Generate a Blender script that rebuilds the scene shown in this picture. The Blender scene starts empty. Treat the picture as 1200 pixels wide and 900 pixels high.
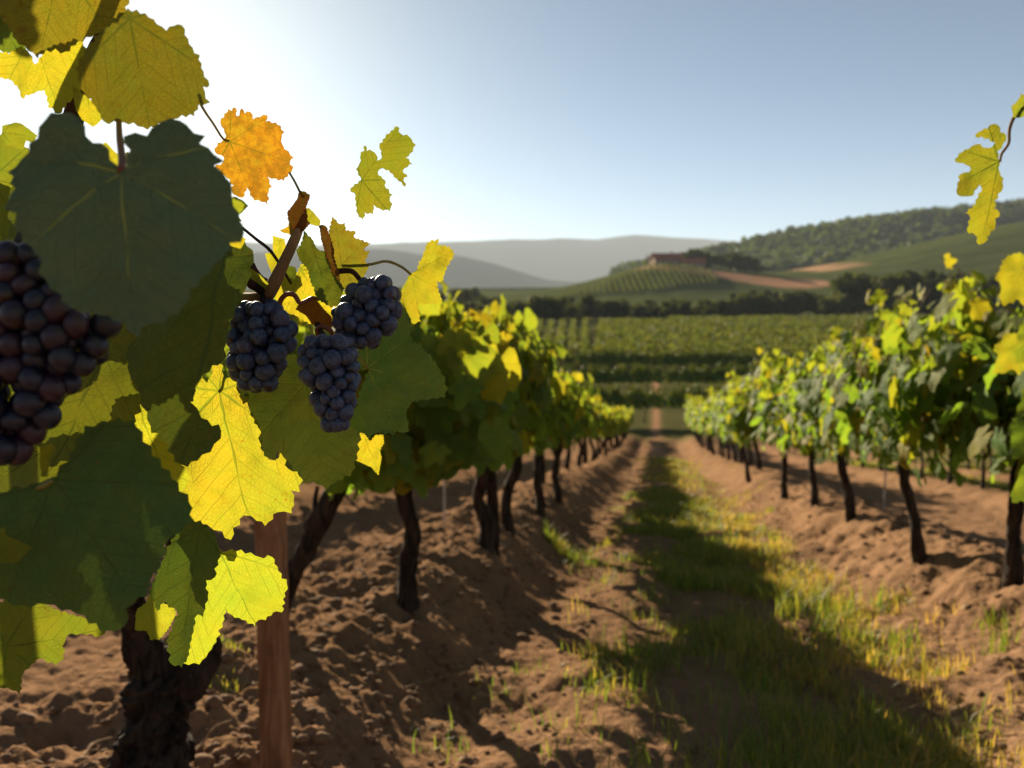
import bpy, math, random
import numpy as np
from mathutils import Vector, Matrix
from mathutils.geometry import delaunay_2d_cdt
random.seed(7)
rng = np.random.default_rng(7)
sc = bpy.context.scene
COL = sc.collection
R = math.radians

# ------------------------------------------------------------------ camera
FPX = 1039.0                      # focal length in pixels of a 1200 px wide picture
YAW, PITCH = R(9.2), R(5.77)
CZ = 0.91
CAM = np.array((0.0, 0.0, CZ))
FWD = np.array((-math.sin(YAW)*math.cos(PITCH), math.cos(YAW)*math.cos(PITCH), -math.sin(PITCH)))
RGT = np.array((math.cos(YAW), math.sin(YAW), 0.0))
UPV = np.cross(RGT, FWD)
cam_d = bpy.data.cameras.new('camera')
cam = bpy.data.objects.new('camera', cam_d); COL.objects.link(cam)
m = Matrix(((RGT[0], UPV[0], -FWD[0], CAM[0]), (RGT[1], UPV[1], -FWD[1], CAM[1]), (RGT[2], UPV[2], -FWD[2], CAM[2]), (0, 0, 0, 1)))
cam.matrix_world = m
cam_d.sensor_width = 36.0
cam_d.lens = FPX / 1200 * 36.0
cam_d.clip_start = 0.02
cam_d.clip_end = 20000
cam_d.dof.use_dof = True
cam_d.dof.focus_distance = 0.73
cam_d.dof.aperture_fstop = 8.0
cam_d.dof.aperture_blades = 0
sc.camera = cam

def ray(px, py):
    return RGT*((px-600)/FPX) + UPV*((450-py)/FPX) + FWD
def P(px, py, d):
    return CAM + ray(px, py)*d

# ------------------------------------------------------------------ sky and sun
sv = ray(183, 2); sv = sv/np.linalg.norm(sv)
SUN_EL = math.asin(sv[2]); SUN_AZ = math.atan2(sv[0], sv[1])      # clockwise from +Y
w = bpy.data.worlds.new('World'); sc.world = w; w.use_nodes = True
nt = w.node_tree
bg = nt.nodes['Background']
sky = nt.nodes.new('ShaderNodeTexSky'); sky.sky_type = 'NISHITA'; sky.sun_disc = False
sky.sun_elevation = SUN_EL; sky.sun_rotation = SUN_AZ
sky.altitude = 200; sky.air_density = 0.34; sky.dust_density = 0.20; sky.ozone_density = 0.4
wb = nt.nodes.new('ShaderNodeMix'); wb.data_type = 'RGBA'; wb.blend_type = 'MULTIPLY'; wb.inputs[0].default_value = 1.0
wb.inputs[7].default_value = (.90, 1.0, .91, 1)                   # clears the violet cast of the thin air
nt.links.new(sky.outputs[0], wb.inputs[6]); nt.links.new(wb.outputs[2], bg.inputs[0]); bg.inputs[1].default_value = 0.05
sl = bpy.data.lights.new('sun', 'SUN'); sl.energy = 5.0; sl.angle = R(0.5); sl.color = (1.0, 0.83, 0.60)
so = bpy.data.objects.new('sun', sl); COL.objects.link(so)
so.rotation_euler = Vector(sv).to_track_quat('Z', 'Y').to_euler()
so.location = (-20, 40, 30)
sc.view_settings.view_transform = 'Standard'; sc.view_settings.look = 'None'
sc.view_settings.exposure = 1.55; sc.view_settings.gamma = 1.0; sc.view_settings.use_curve_mapping = False
sc.render.engine = 'CYCLES'
cy = sc.cycles
cy.use_denoising = True; cy.denoiser = 'OPENIMAGEDENOISE'
cy.max_bounces = 8; cy.diffuse_bounces = 4; cy.transmission_bounces = 6; cy.glossy_bounces = 2
cy.transparent_max_bounces = 8; cy.volume_bounces = 1
cy.caustics_reflective = False; cy.caustics_refractive = False
cy.sample_clamp_indirect = 6.0

# ------------------------------------------------------------------ noise
_perm = np.random.default_rng(3).permutation(256)
_perm = np.concatenate([_perm, _perm, _perm])
_val = np.random.default_rng(4).random(256)*2-1
def vnoise(x, y, z=0.0):
    x = np.asarray(x, float); y = np.asarray(y, float); z = np.broadcast_to(np.asarray(z, float), x.shape)
    xi = np.floor(x).astype(int); yi = np.floor(y).astype(int); zi = np.floor(z).astype(int)
    xf = x-xi; yf = y-yi; zf = z-zi
    u = xf*xf*xf*(xf*(xf*6-15)+10); v = yf*yf*yf*(yf*(yf*6-15)+10); ww = zf*zf*zf*(zf*(zf*6-15)+10)
    def h(a, b, c): return _val[_perm[_perm[_perm[a & 255]+(b & 255)]+(c & 255)]]
    def lp(a, b, t): return a+(b-a)*t
    return lp(lp(lp(h(xi, yi, zi), h(xi+1, yi, zi), u), lp(h(xi, yi+1, zi), h(xi+1, yi+1, zi), u), v),
              lp(lp(h(xi, yi, zi+1), h(xi+1, yi, zi+1), u), lp(h(xi, yi+1, zi+1), h(xi+1, yi+1, zi+1), u), v), ww)
def fbm(x, y, z=0.0, o=4, g=0.5):
    s = 0; a = 1.0; f = 1.0; t = 0
    for i in range(o):
        s = s + a*vnoise(np.asarray(x)*f+17.3*i, np.asarray(y)*f-9.1*i, np.asarray(z)*f); t += a; a *= g; f *= 2.03
    return s/t
def sstep(a, b, x):
    t = np.clip((np.asarray(x, float)-a)/(b-a), 0, 1); return t*t*(3-2*t)

# ------------------------------------------------------------------ mesh helpers
def raw_mesh(name, V, F, mats=(), uv=None, tint=None, tname='tint', smooth=True, mat_idx=None):
    """F: list of (n,k) index arrays"""
    me = bpy.data.meshes.new(name)
    V = np.asarray(V, np.float32)
    if isinstance(F, np.ndarray): F = [F]
    loops = np.concatenate([f.reshape(-1) for f in F]).astype(np.int32)
    tot = np.concatenate([np.full(len(f), f.shape[1], np.int32) for f in F])
    st = np.concatenate([[0], np.cumsum(tot)[:-1]]).astype(np.int32)
    me.vertices.add(len(V)); me.vertices.foreach_set('co', V.reshape(-1))
    me.loops.add(len(loops)); me.loops.foreach_set('vertex_index', loops)
    me.polygons.add(len(tot)); me.polygons.foreach_set('loop_start', st)
    try: me.polygons.foreach_set('loop_total', tot)
    except Exception: pass
    me.polygons.foreach_set('use_smooth', np.full(len(tot), smooth, bool))
    if mat_idx is not None: me.polygons.foreach_set('material_index', np.asarray(mat_idx, np.int32))
    if uv is not None:
        l = me.uv_layers.new(name='UVMap'); l.data.foreach_set('uv', np.asarray(uv, np.float32)[loops].reshape(-1))
    if tint is not None:
        a = me.color_attributes.new(tname, 'FLOAT_COLOR', 'POINT'); t = np.asarray(tint, np.float32)
        if t.shape[1] == 3: t = np.concatenate([t, np.ones((len(t), 1), np.float32)], 1)
        a.data.foreach_set('color', t.reshape(-1))
    for mm in (mats if isinstance(mats, (list, tuple)) else [mats]): me.materials.append(mm)
    me.update(); me.validate()
    return me
def link(name, me, parent=None, loc=None):
    o = bpy.data.objects.new(name, me); COL.objects.link(o)
    if parent is not None: o.parent = parent
    if loc is not None: o.location = loc
    return o
def tag(o, label=None, cat=None, group=None, kind=None):
    if label: o['label'] = label
    if cat: o['category'] = cat
    if group: o['group'] = group
    if kind: o['kind'] = kind
    return o
def empty(name, loc, label=None, cat=None, group=None):
    o = bpy.data.objects.new(name, None); COL.objects.link(o); o.location = loc; o.empty_display_size = .1
    return tag(o, label, cat, group)
def copy_tree(o, parent=None):
    c = o.copy(); COL.objects.link(c)
    if parent is not None: c.parent = parent
    for ch in o.children: copy_tree(ch, c)
    return c

def smooth_path(pts, n):
    pts = np.asarray(pts, float)
    k = len(pts)
    if k == 2:
        t = np.linspace(0, 1, n)[:, None]; return pts[0]*(1-t)+pts[1]*t
    ext = np.vstack([2*pts[0]-pts[1], pts, 2*pts[-1]-pts[-2]])
    out = []
    for q in np.linspace(0, k-1-1e-6, n):
        i = int(q); t = q-i
        p0, p1, p2, p3 = ext[i:i+4]
        out.append(0.5*((2*p1)+(-p0+p2)*t+(2*p0-5*p1+4*p2-p3)*t*t+(-p0+3*p1-3*p2+p3)*t**3))
    return np.array(out)
def tube(path, rad, sides=8, rough=0.0, rfreq=8.0, seed=0.0, twist=0.0, cap=True):
    """returns V, [F4, F3]"""
    path = np.asarray(path, float); n = len(path)
    rad = np.interp(np.linspace(0, 1, n), np.linspace(0, 1, len(rad)), rad) if np.ndim(rad) else np.full(n, rad)
    T = np.gradient(path, axis=0); T /= np.linalg.norm(T, axis=1)[:, None]+1e-12
    ref = np.array((1.0, 0, 0)) if abs(T[0][0]) < .8 else np.array((0, 1.0, 0))
    U = np.cross(T[0], ref); U /= np.linalg.norm(U); V = []
    for i in range(n):
        U = U-T[i]*np.dot(U, T[i]); U /= np.linalg.norm(U); W = np.cross(T[i], U)
        a = np.linspace(0, 2*math.pi, sides, endpoint=False)+twist*i/n
        r = np.full(sides, rad[i])
        if rough > 0:
            ca, sa = np.cos(a-twist*i/n), np.sin(a-twist*i/n)
            q = fbm(ca*1.6+seed, sa*1.6+seed*.7, np.full(sides, i/n*rfreq), 3)
            rd = 1-2*np.abs(vnoise(ca*3.3+seed, sa*3.3, np.full(sides, i/n*rfreq*.5)+seed))
            r = r*(1+rough*(q*1.2+rd*.55))
        V.append(path[i]+np.cos(a)[:, None]*U*r[:, None]+np.sin(a)[:, None]*W*r[:, None])
    V = np.concatenate(V)
    i, j = np.meshgrid(np.arange(n-1), np.arange(sides), indexing='ij')
    F = np.stack([i*sides+j, i*sides+(j+1) % sides, (i+1)*sides+(j+1) % sides, (i+1)*sides+j], -1).reshape(-1, 4)
    Fs = [F]
    if cap:
        c0, c1 = len(V), len(V)+1
        V = np.vstack([V, path[0]-T[0]*rad[0]*.2, path[-1]+T[-1]*rad[-1]*.3])
        j = np.arange(sides)
        Fs.append(np.concatenate([np.stack([np.full(sides, c0), (j+1) % sides, j], 1),
                                  np.stack([np.full(sides, c1), (n-1)*sides+j, (n-1)*sides+(j+1) % sides], 1)]))
    return V, Fs
def join(parts):
    """parts: list of (V, Flist) -> V, [F4, F3]"""
    Vs, by = [], {}; off = 0
    for V, Fs in parts:
        Vs.append(V)
        for f in Fs: by.setdefault(f.shape[1], []).append(f+off)
        off += len(V)
    return np.concatenate(Vs), [np.concatenate(by[k]) for k in sorted(by)]
def box(cx, cy, cz, sx, sy, sz):
    x, y, z = sx/2, sy/2, sz/2
    V = np.array([(-x, -y, -z), (x, -y, -z), (x, y, -z), (-x, y, -z), (-x, -y, z), (x, -y, z), (x, y, z), (-x, y, z)])+(cx, cy, cz)
    F = np.array([(0, 3, 2, 1), (4, 5, 6, 7), (0, 1, 5, 4), (1, 2, 6, 5), (2, 3, 7, 6), (3, 0, 4, 7)])
    return V, [F]

# ------------------------------------------------------------------ materials
class NB:
    def __init__(s, name):
        s.m = bpy.data.materials.new(name); s.m.use_nodes = True
        s.t = s.m.node_tree; s.t.nodes.clear()
        s.out = s.t.nodes.new('ShaderNodeOutputMaterial')
    def n(s, ty, **kw):
        x = s.t.nodes.new(ty)
        for k, v in kw.items(): setattr(x, k, v)
        return x
    def l(s, a, b): s.t.links.new(a, b)
    def put(s, sock, v):
        if isinstance(v, bpy.types.NodeSocket): s.l(v, sock)
        else: sock.default_value = v
    def math(s, op, a, b=0.0, c=0.0, clamp=False):
        x = s.n('ShaderNodeMath', operation=op, use_clamp=clamp)
        s.put(x.inputs[0], a); s.put(x.inputs[1], b); s.put(x.inputs[2], c)
        return x.outputs[0]
    def mix(s, f, a, b, blend='MIX'):
        x = s.n('ShaderNodeMix', data_type='RGBA', blend_type=blend)
        s.put(x.inputs[0], f)
        for i, v in ((6, a), (7, b)):
            s.put(x.inputs[i], v if isinstance(v, bpy.types.NodeSocket) else (*v, 1.0))
        return x.outputs[2]
    def ramp(s, v, a, b):
        x = s.n('ShaderNodeMapRange', interpolation_type='SMOOTHSTEP')
        s.put(x.inputs[0], v); x.inputs[1].default_value = a; x.inputs[2].default_value = b
        return x.outputs[0]
    def noise(s, vec, scale, detail=3.0, rough=.5, dist=0.0):
        x = s.n('ShaderNodeTexNoise'); x.inputs['Scale'].default_value = scale; x.inputs['Detail'].default_value = detail
        x.inputs['Roughness'].default_value = rough; x.inputs['Distortion'].default_value = dist
        if vec is not None: s.l(vec, x.inputs['Vector'])
        return x.outputs['Fac']
    def bump(s, h, strength=.3, dist=.01):
        x = s.n('ShaderNodeBump'); x.inputs['Strength'].default_value = strength; x.inputs['Distance'].default_value = dist
        s.l(h, x.inputs['Height']); return x.outputs[0]
    def bsdf(s, col, rough=.6, spec=.3, normal=None, **kw):
        x = s.n('ShaderNodeBsdfPrincipled'); s.put(x.inputs['Base Color'], col if isinstance(col, bpy.types.NodeSocket) else (*col, 1))
        s.put(x.inputs['Roughness'], rough); x.inputs['Specular IOR Level'].default_value = spec
        if normal is not None: s.l(normal, x.inputs['Normal'])
        for k, v in kw.items(): s.put(x.inputs[k.replace('_', ' ')], v)
        return x.outputs[0]
    def done(s, sh):
        s.l(sh, s.out.inputs[0]); return s.m

def leaf_material():
    b = NB('vine_leaf')
    uv = b.n('ShaderNodeUVMap'); uv.uv_map = 'UVMap'
    sx = b.n('ShaderNodeSeparateXYZ'); b.l(uv.outputs[0], sx.inputs[0])
    at = b.n('ShaderNodeAttribute', attribute_name='tint')
    sp = b.n('ShaderNodeSeparateColor'); b.l(at.outputs['Color'], sp.inputs[0])
    Y, B, T, RN = sp.outputs[0], sp.outputs[1], sp.outputs[2], at.outputs['Alpha']
    x, y = sx.outputs[0], sx.outputs[1]
    r = b.math('SQRT', b.math('ADD', b.math('MULTIPLY', x, x), b.math('MULTIPLY', y, y)))
    th = b.math('ARCTAN2', x, y)
    q = b.math('DIVIDE', th, R(52))
    f = b.math('SUBTRACT', q, b.math('ROUND', q))
    ang = b.math('MULTIPLY', f, R(52))
    s = b.math('ABSOLUTE', b.math('MULTIPLY', r, b.math('SINE', ang)))
    t = b.math('MULTIPLY', r, b.math('COSINE', ang))
    # wobble so veins are not ruler-straight
    off = b.n('ShaderNodeCombineXYZ'); b.put(off.inputs[2], b.math('MULTIPLY', RN, 37.0))
    va = b.n('ShaderNodeVectorMath', operation='ADD'); b.l(uv.outputs[0], va.inputs[0]); b.l(off.outputs[0], va.inputs[1])
    vec = va.outputs[0]
    wob = b.math('MULTIPLY', b.math('SUBTRACT', b.noise(vec, 5.0, 2), .5), .03)
    s2 = b.math('ABSOLUTE', b.math('ADD', s, wob))
    wd = b.math('MULTIPLY', b.math('SUBTRACT', 1.25, t), .0095)
    prim = b.math('SUBTRACT', 1.0, b.math('DIVIDE', s2, b.math('MAXIMUM', wd, .002)), clamp=True)
    g = b.math('MULTIPLY', b.math('ADD', b.math('SUBTRACT', t, b.math('MULTIPLY', s, .95)), b.math('MULTIPLY', wob, 1.5)), 7.5)
    gf = b.math('ABSOLUTE', b.math('SUBTRACT', b.math('FRACT', g), .5))
    sec = b.math('SUBTRACT', 1.0, b.math('MULTIPLY', gf, 20.0), clamp=True)
    vo = b.n('ShaderNodeTexVoronoi', feature='DISTANCE_TO_EDGE'); vo.inputs['Scale'].default_value = 30.0; b.l(vec, vo.inputs['Vector'])
    ter = b.math('SUBTRACT', 1.0, b.math('MULTIPLY', vo.outputs['Distance'], 9.0), clamp=True)
    vein = b.math('MAXIMUM', prim, b.math('MAXIMUM', b.math('MULTIPLY', sec, .55), b.math('MULTIPLY', ter, .10)))
    n1 = b.noise(vec, 2.6, 4, .6); n2 = b.noise(vec, 6.0, 5, .65); n3 = b.noise(vec, 30.0, 2)
    yel = b.math('ADD', Y, b.math('MULTIPLY', b.math('SUBTRACT', n1, .5), .9), clamp=True)
    yel = b.math('SUBTRACT', yel, b.math('MULTIPLY', prim, .35), clamp=True)
    brn = b.ramp(b.math('ADD', b.math('ADD', B, b.math('MULTIPLY', b.math('SUBTRACT', n2, .5), 1.5)), b.math('MULTIPLY', r, .12)), .5, .9)
    spot = b.math('MULTIPLY', b.ramp(n3, .66, .73), b.ramp(b.math('ADD', n2, b.math('MULTIPLY', B, .5)), .52, .62))
    brn = b.math('MAXIMUM', brn, b.math('MULTIPLY', spot, .8))
    # upper face colours
    green = b.mix(RN, (.055, .125, .028), (.095, .178, .045))
    up = b.mix(yel, green, (.26, .22, .022))
    up = b.mix(brn, up, (.20, .075, .018))
    up = b.mix(b.math('MULTIPLY', vein, .45), up, (.13, .15, .04))
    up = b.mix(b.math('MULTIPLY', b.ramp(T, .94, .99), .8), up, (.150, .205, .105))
    geo = b.n('ShaderNodeNewGeometry')
    under = b.mix(.35, up, (.12, .19, .06))
    face = b.mix(geo.outputs['Backfacing'], up, under)
    ylt = b.mix(b.math('MULTIPLY', B, 1.5, clamp=True), (.64, .50, .018), (.64, .30, .012))
    tr = b.mix(yel, (.27, .48, .030), ylt)
    tr = b.mix(brn, tr, (.42, .13, .012))
    tr = b.mix(b.math('MULTIPLY', vein, .55), tr, (.13, .15, .01))
    tr = b.mix(b.math('MULTIPLY', b.ramp(n2, .45, .65), .30), tr, (.36, .44, .014))
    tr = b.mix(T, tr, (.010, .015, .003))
    tr = b.mix(b.ramp(T, .94, .99), tr, (.004, .006, .003))  # near-black transmission puts full shade into the large leaf's colour
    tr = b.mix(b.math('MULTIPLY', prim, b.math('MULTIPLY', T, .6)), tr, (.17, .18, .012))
    bh = b.math('ADD', b.math('MULTIPLY', vein, -.9), b.math('ADD', b.math('MULTIPLY', n2, .5), b.math('MULTIPLY', b.math('MINIMUM', vo.outputs['Distance'], .12), 1.6)))
    nrm = b.bump(bh, .6, .0022)
    d = b.bsdf(face, b.math('ADD', .46, b.math('MULTIPLY', n1, .2)), .08, nrm)
    tl = b.n('ShaderNodeBsdfTranslucent'); b.l(tr, tl.inputs[0]); b.l(nrm, tl.inputs[1])
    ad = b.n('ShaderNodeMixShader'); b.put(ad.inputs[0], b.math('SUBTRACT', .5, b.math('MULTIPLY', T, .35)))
    b.l(d, ad.inputs[1]); b.l(tl.outputs[0], ad.inputs[2])
    return b.done(ad.outputs[0])

def bark_material(name, c1, c2, sc_=1.0, bump=.8):
    b = NB(name)
    tc = b.n('ShaderNodeTexCoord')
    mp = b.n('ShaderNodeMapping'); mp.inputs['Scale'].default_value = (38*sc_, 38*sc_, 7*sc_); b.l(tc.outputs['Object'], mp.inputs[0])
    n = b.noise(mp.outputs[0], 1.0, 6, .65, .6); n2 = b.noise(tc.outputs['Object'], 60*sc_, 4)
    col = b.mix(b.ramp(n, .35, .7), c1, c2)
    h = b.math('ADD', n, b.math('MULTIPLY', n2, .4))
    return b.done(b.bsdf(col, .9, .15, b.bump(h, bump, .012)))

def simple_leaf(name, col, tr, var=.35):
    b = NB(name)
    at = b.n('ShaderNodeAttribute', attribute_name='tint')
    sp = b.n('ShaderNodeSeparateColor'); b.l(at.outputs['Color'], sp.inputs[0])
    c = b.mix(sp.outputs[0], col, tuple(min(1, v*2.4) for v in col))
    c = b.mix(sp.outputs[1], c, (.12, .10, .025))
    t = b.mix(sp.outputs[1], tr, (.2, .17, .02))
    d = b.bsdf(c, .7, .08)
    tl = b.n('ShaderNodeBsdfTranslucent'); b.l(t, tl.inputs[0])
    ms = b.n('ShaderNodeMixShader'); ms.inputs[0].default_value = .4
    b.l(d, ms.inputs[1]); b.l(tl.outputs[0], ms.inputs[2])
    return b.done(ms.outputs[0])

def ground_material():
    b = NB('ground_soil')
    at = b.n('ShaderNodeAttribute', attribute_name='albedo')
    geo = b.n('ShaderNodeNewGeometry')
    pos = geo.outputs['Position']
    n1 = b.noise(pos, 1.1, 5, .6); n2 = b.noise(pos, 9.0, 6, .65); n3 = b.noise(pos, 55.0, 4, .6); n4 = b.noise(pos, .09, 4, .6)
    f = b.math('ADD', b.math('MULTIPLY', n1, .5), b.math('ADD', b.math('MULTIPLY', n2, .45), b.math('MULTIPLY', n3, .25)))
    f = b.math('ADD', f, b.math('MULTIPLY', b.math('SUBTRACT', n4, .5), .8))
    k = b.math('ADD', .30, b.math('MULTIPLY', f, 1.15))
    x = b.n('ShaderNodeVectorMath', operation='SCALE'); b.l(at.outputs['Color'], x.inputs[0]); b.l(k, x.inputs['Scale'])
    h = b.math('ADD', b.math('MULTIPLY', n2, .6), b.math('MULTIPLY', n3, .5))
    return b.done(b.bsdf(x.outputs[0], 1.0, 0.0, b.bump(h, .8, .03)))

def grape_material(name, bloom, red):
    b = NB(name)
    oi = b.n('ShaderNodeObjectInfo'); tc = b.n('ShaderNodeTexCoord')
    va = b.n('ShaderNodeVectorMath', operation='ADD'); b.l(tc.outputs['Object'], va.inputs[0])
    cx = b.n('ShaderNodeCombineXYZ')
    b.put(cx.inputs[0], b.math('MULTIPLY', oi.outputs['Random'], 19.0)); b.l(cx.outputs[0], va.inputs[1])
    n = b.noise(va.outputs[0], 1.6, 4, .6, .4); n2 = b.noise(va.outputs[0], 9.0, 3, .6)
    skin = b.mix(b.ramp(oi.outputs['Random'], 1-red, 1.0), (.008, .008, .022), (.034, .008, .018))
    bl = b.math('MULTIPLY', b.ramp(b.math('ADD', n, b.math('MULTIPLY', b.math('SUBTRACT', n2, .5), .9)), .3, .72), bloom)
    bl = b.math('ADD', bl, bloom*.15)
    sz = b.n('ShaderNodeSeparateXYZ'); b.l(tc.outputs['Object'], sz.inputs[0])
    scar = b.ramp(b.math('MULTIPLY', sz.outputs[2], -1.0), .955, .985)
    col = b.mix(bl, skin, (.10, .15, .29))
    col = b.mix(scar, col, (.03, .016, .01))
    sh = b.bsdf(col, b.math('ADD', .34, b.math('MULTIPLY', bl, .35)), .45, b.bump(n2, .15, .02),
                Subsurface_Weight=.12, Subsurface_Scale=.004)
    return b.done(sh)

def wood_material():
    b = NB('post_wood')
    tc = b.n('ShaderNodeTexCoord')
    mp = b.n('ShaderNodeMapping'); mp.inputs['Scale'].default_value = (60, 60, 2.2); b.l(tc.outputs['Object'], mp.inputs[0])
    n = b.noise(mp.outputs[0], 1.0, 6, .6, .5); n2 = b.noise(tc.outputs['Object'], 14, 3)
    col = b.mix(b.ramp(n, .3, .7), (.20, .085, .036), (.38, .19, .09))
    col = b.mix(b.math('MULTIPLY', b.ramp(n2, .5, .75), .5), col, (.09, .045, .025))
    return b.done(b.bsdf(col, .8, .2, b.bump(n, .4, .004)))
def plain(name, c, rough=.8, spec=.2, nscale=6, var=.35, bump=.0):
    b = NB(name); tc = b.n('ShaderNodeTexCoord'); n = b.noise(tc.outputs['Object'], nscale, 5, .6)
    col = b.mix(n, tuple(v*(1-var) for v in c), tuple(v*(1+var) for v in c))
    return b.done(b.bsdf(col, rough, spec, b.bump(n, bump, .01) if bump else None))
def grass_material():
    b = NB('grass_blade')
    at = b.n('ShaderNodeAttribute', attribute_name='tint')
    d = b.bsdf(at.outputs['Color'], .55, .3)
    tl = b.n('ShaderNodeBsdfTranslucent')
    x = b.n('ShaderNodeVectorMath', operation='MULTIPLY'); b.l(at.outputs['Color'], x.inputs[0]); x.inputs[1].default_value = (2.3, 2.1, 1.0)
    b.l(x.outputs[0], tl.inputs[0])
    ms = b.n('ShaderNodeMixShader'); ms.inputs[0].default_value = .45
    b.l(d, ms.inputs[1]); b.l(tl.outputs[0], ms.inputs[2])
    return b.done(ms.outputs[0])

M_LEAF = leaf_material()
M_BARK = bark_material('old_vine_bark', (.012, .009, .007), (.065, .045, .031), 1.0, 1.0)
M_CANE = bark_material('cane_bark', (.20, .12, .06), (.36, .25, .14), .8, .3)
M_DARKCANE = bark_material('dark_cane_bark', (.018, .010, .008), (.06, .03, .02), 1.0, .6)
M_PET = plain('petiole_skin', (.20, .17, .03), .5, .4, 40)
M_REDPET = plain('red_tendril_skin', (.16, .045, .02), .5, .4, 40)
M_GRAPE = grape_material('grape_skin', .55, .15)
M_GRAPE2 = grape_material('shaded_grape_skin', .05, .55)  # darker low-bloom copy: deep shade put into the skin, redness its own
M_WOOD = wood_material()
M_GROUND = ground_material()
M_GRASS = grass_material()
M_CLOD = plain('soil_clod', (.18, .107, .061), .95, .1, 4, .4, .6)
M_TREE = simple_leaf('tree_foliage', (.036, .050, .018), (.09, .11, .014))
M_FOREST = simple_leaf('forest_foliage', (.040, .060, .022), (.07, .10, .014))
M_ROWLEAF = simple_leaf('row_foliage', (.056, .082, .028), (.13, .165, .022))
M_TRUNK = bark_material('tree_bark', (.03, .022, .016), (.07, .05, .035), .1)
M_STUCCO = plain('house_stucco', (.30, .20, .14), .9, .1, 1.5, .15)
M_TILE = plain('roof_tile', (.30, .085, .045), .85, .15, 3, .3)
M_GLASS = plain('window_glass', (.03, .035, .04), .15, .5, 2, .2)
M_SHUT = plain('shutter_paint', (.12, .10, .07), .7, .2, 2, .2)

# ------------------------------------------------------------------ ground
ROWL, ROWR = -1.25, 1.88
def rd(x, y):
    return x*math.cos(YAW)+y*math.sin(YAW), -x*math.sin(YAW)+y*math.cos(YAW)
def gauss(a, s): return np.exp(-(a/s)**2)
def base_z(x, y):
    y = np.asarray(y, float)
    yc = np.clip(y, -30, 30)
    z = -.154*yc
    t = np.clip((y-30)/18, 0, 1)
    return z-.154*18*(t-t*t/2)
def ground_z(x, y, fine=True):
    x = np.asarray(x, float); y = np.asarray(y, float)
    r, d = rd(x, y)
    z = base_z(x, y)
    near = 1-sstep(38, 46, y)
    prof = 0
    for rx, a in ((ROWL, .25), (ROWR, .23), (-4.0, .12), (4.95, .14), (-6.9, .1), (8.0, .1), (-9.8, .1), (11.1, .1)):
        dx = x-rx+.06*vnoise(y*.7, np.full_like(y, rx))
        if rx == ROWL: a = .13+.12*sstep(2.3, 3.8, y)
        prof = prof+a*np.exp(-np.abs(dx/(.46 if rx != ROWL else .50))**(3 if rx != ROWL else 4))
    wob = x+.12*vnoise(y*.5, x*0+4.0)
    prof = prof-.05*gauss(wob-1.02, .18)-.05*gauss(wob+.45, .2)
    z = z+near*prof
    if fine:
        q = fbm(x*2.1, y*2.1, 2.0, 3)*.035
        bern = .55+.45*sstep(.7, .2, np.abs(x-ROWL))+.5*sstep(.75, .25, np.abs(x-ROWR+.1))
        cl = np.abs(fbm(x*9, y*9, 7.0, 3, .55))
        cl2 = np.abs(fbm(x*22, y*22, 3.0, 2))
        cl3 = fbm(x*5, y*5, 1.0, 3)
        z = z+near*(q+bern*(fbm(x*16, y*16, 7.0, 3)*.024+cl2*.020+cl3*.055+fbm(x*3.3, y*2.2, 5.0, 2)*.05))
    # valley and hills, in metres along (r) and away (d)
    far = sstep(45, 70, d)
    z = z+far*fbm(r*.02, d*.02, 1.0, 3)*.3
    z = z+np.clip(d-250, 0, 500)*.021
    z = z+14.5*np.exp(-(np.abs((r-72)/np.where(r > 72, 52, 46))**1.6))*np.exp(-(np.abs((d-440)/np.where(d < 440, 75, 110))**2.2))
    z = z+44*np.exp(-((r-315)/150)**2-((d-470)/150)**2)
    prof_ = np.interp(r, [-1400, -300, 60, 200, 300, 420, 560, 760, 1000, 1400, 2200], [0, 0, 4, 26, 54, 74, 88, 104, 96, 60, 10])
    z = z+prof_*np.exp(-(np.abs((d-1000)/np.where(d < 1000, 260, 420))**2.4))*(1+.10*fbm(r*.006, d*.006, 5.0, 4))
    px = r/np.maximum(d, 1)*FPX+600
    rid = np.interp(px, [-900, -200, 300, 440, 540, 600, 650, 700, 740, 800, 870, 960, 1300, 2200], [210, 200, 150, 142, 158, 178, 186, 180, 196, 190, 178, 160, 190, 170])
    w3 = sstep(5200, 7000, d)
    z = z+w3*rid*2.16*(1+.07*fbm(r*.0014, d*.0003, 9.0, 5))
    rid2 = np.interp(px, [-900, 300, 470, 540, 580, 640, 760, 2200], [90, 90, 88, 78, 60, 30, 10, 10])
    z = z+sstep(2600, 3800, d)*(1-.6*sstep(3800, 4800, d))*rid2*1.9*(1+.25*fbm(r*.002, d*.002, 2.0, 4))
    return z
def gz(x, y): return float(ground_z(np.array([x]), np.array([y]), False)[0])
def ghit(px, py):
    v = ray(px, py); t = .5*1.004**np.arange(2200)
    p = CAM[None]+v[None]*t[:, None]
    hit_ = p[:, 2] < ground_z(p[:, 0], p[:, 1], False)
    return p[int(np.argmax(hit_))]

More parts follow.
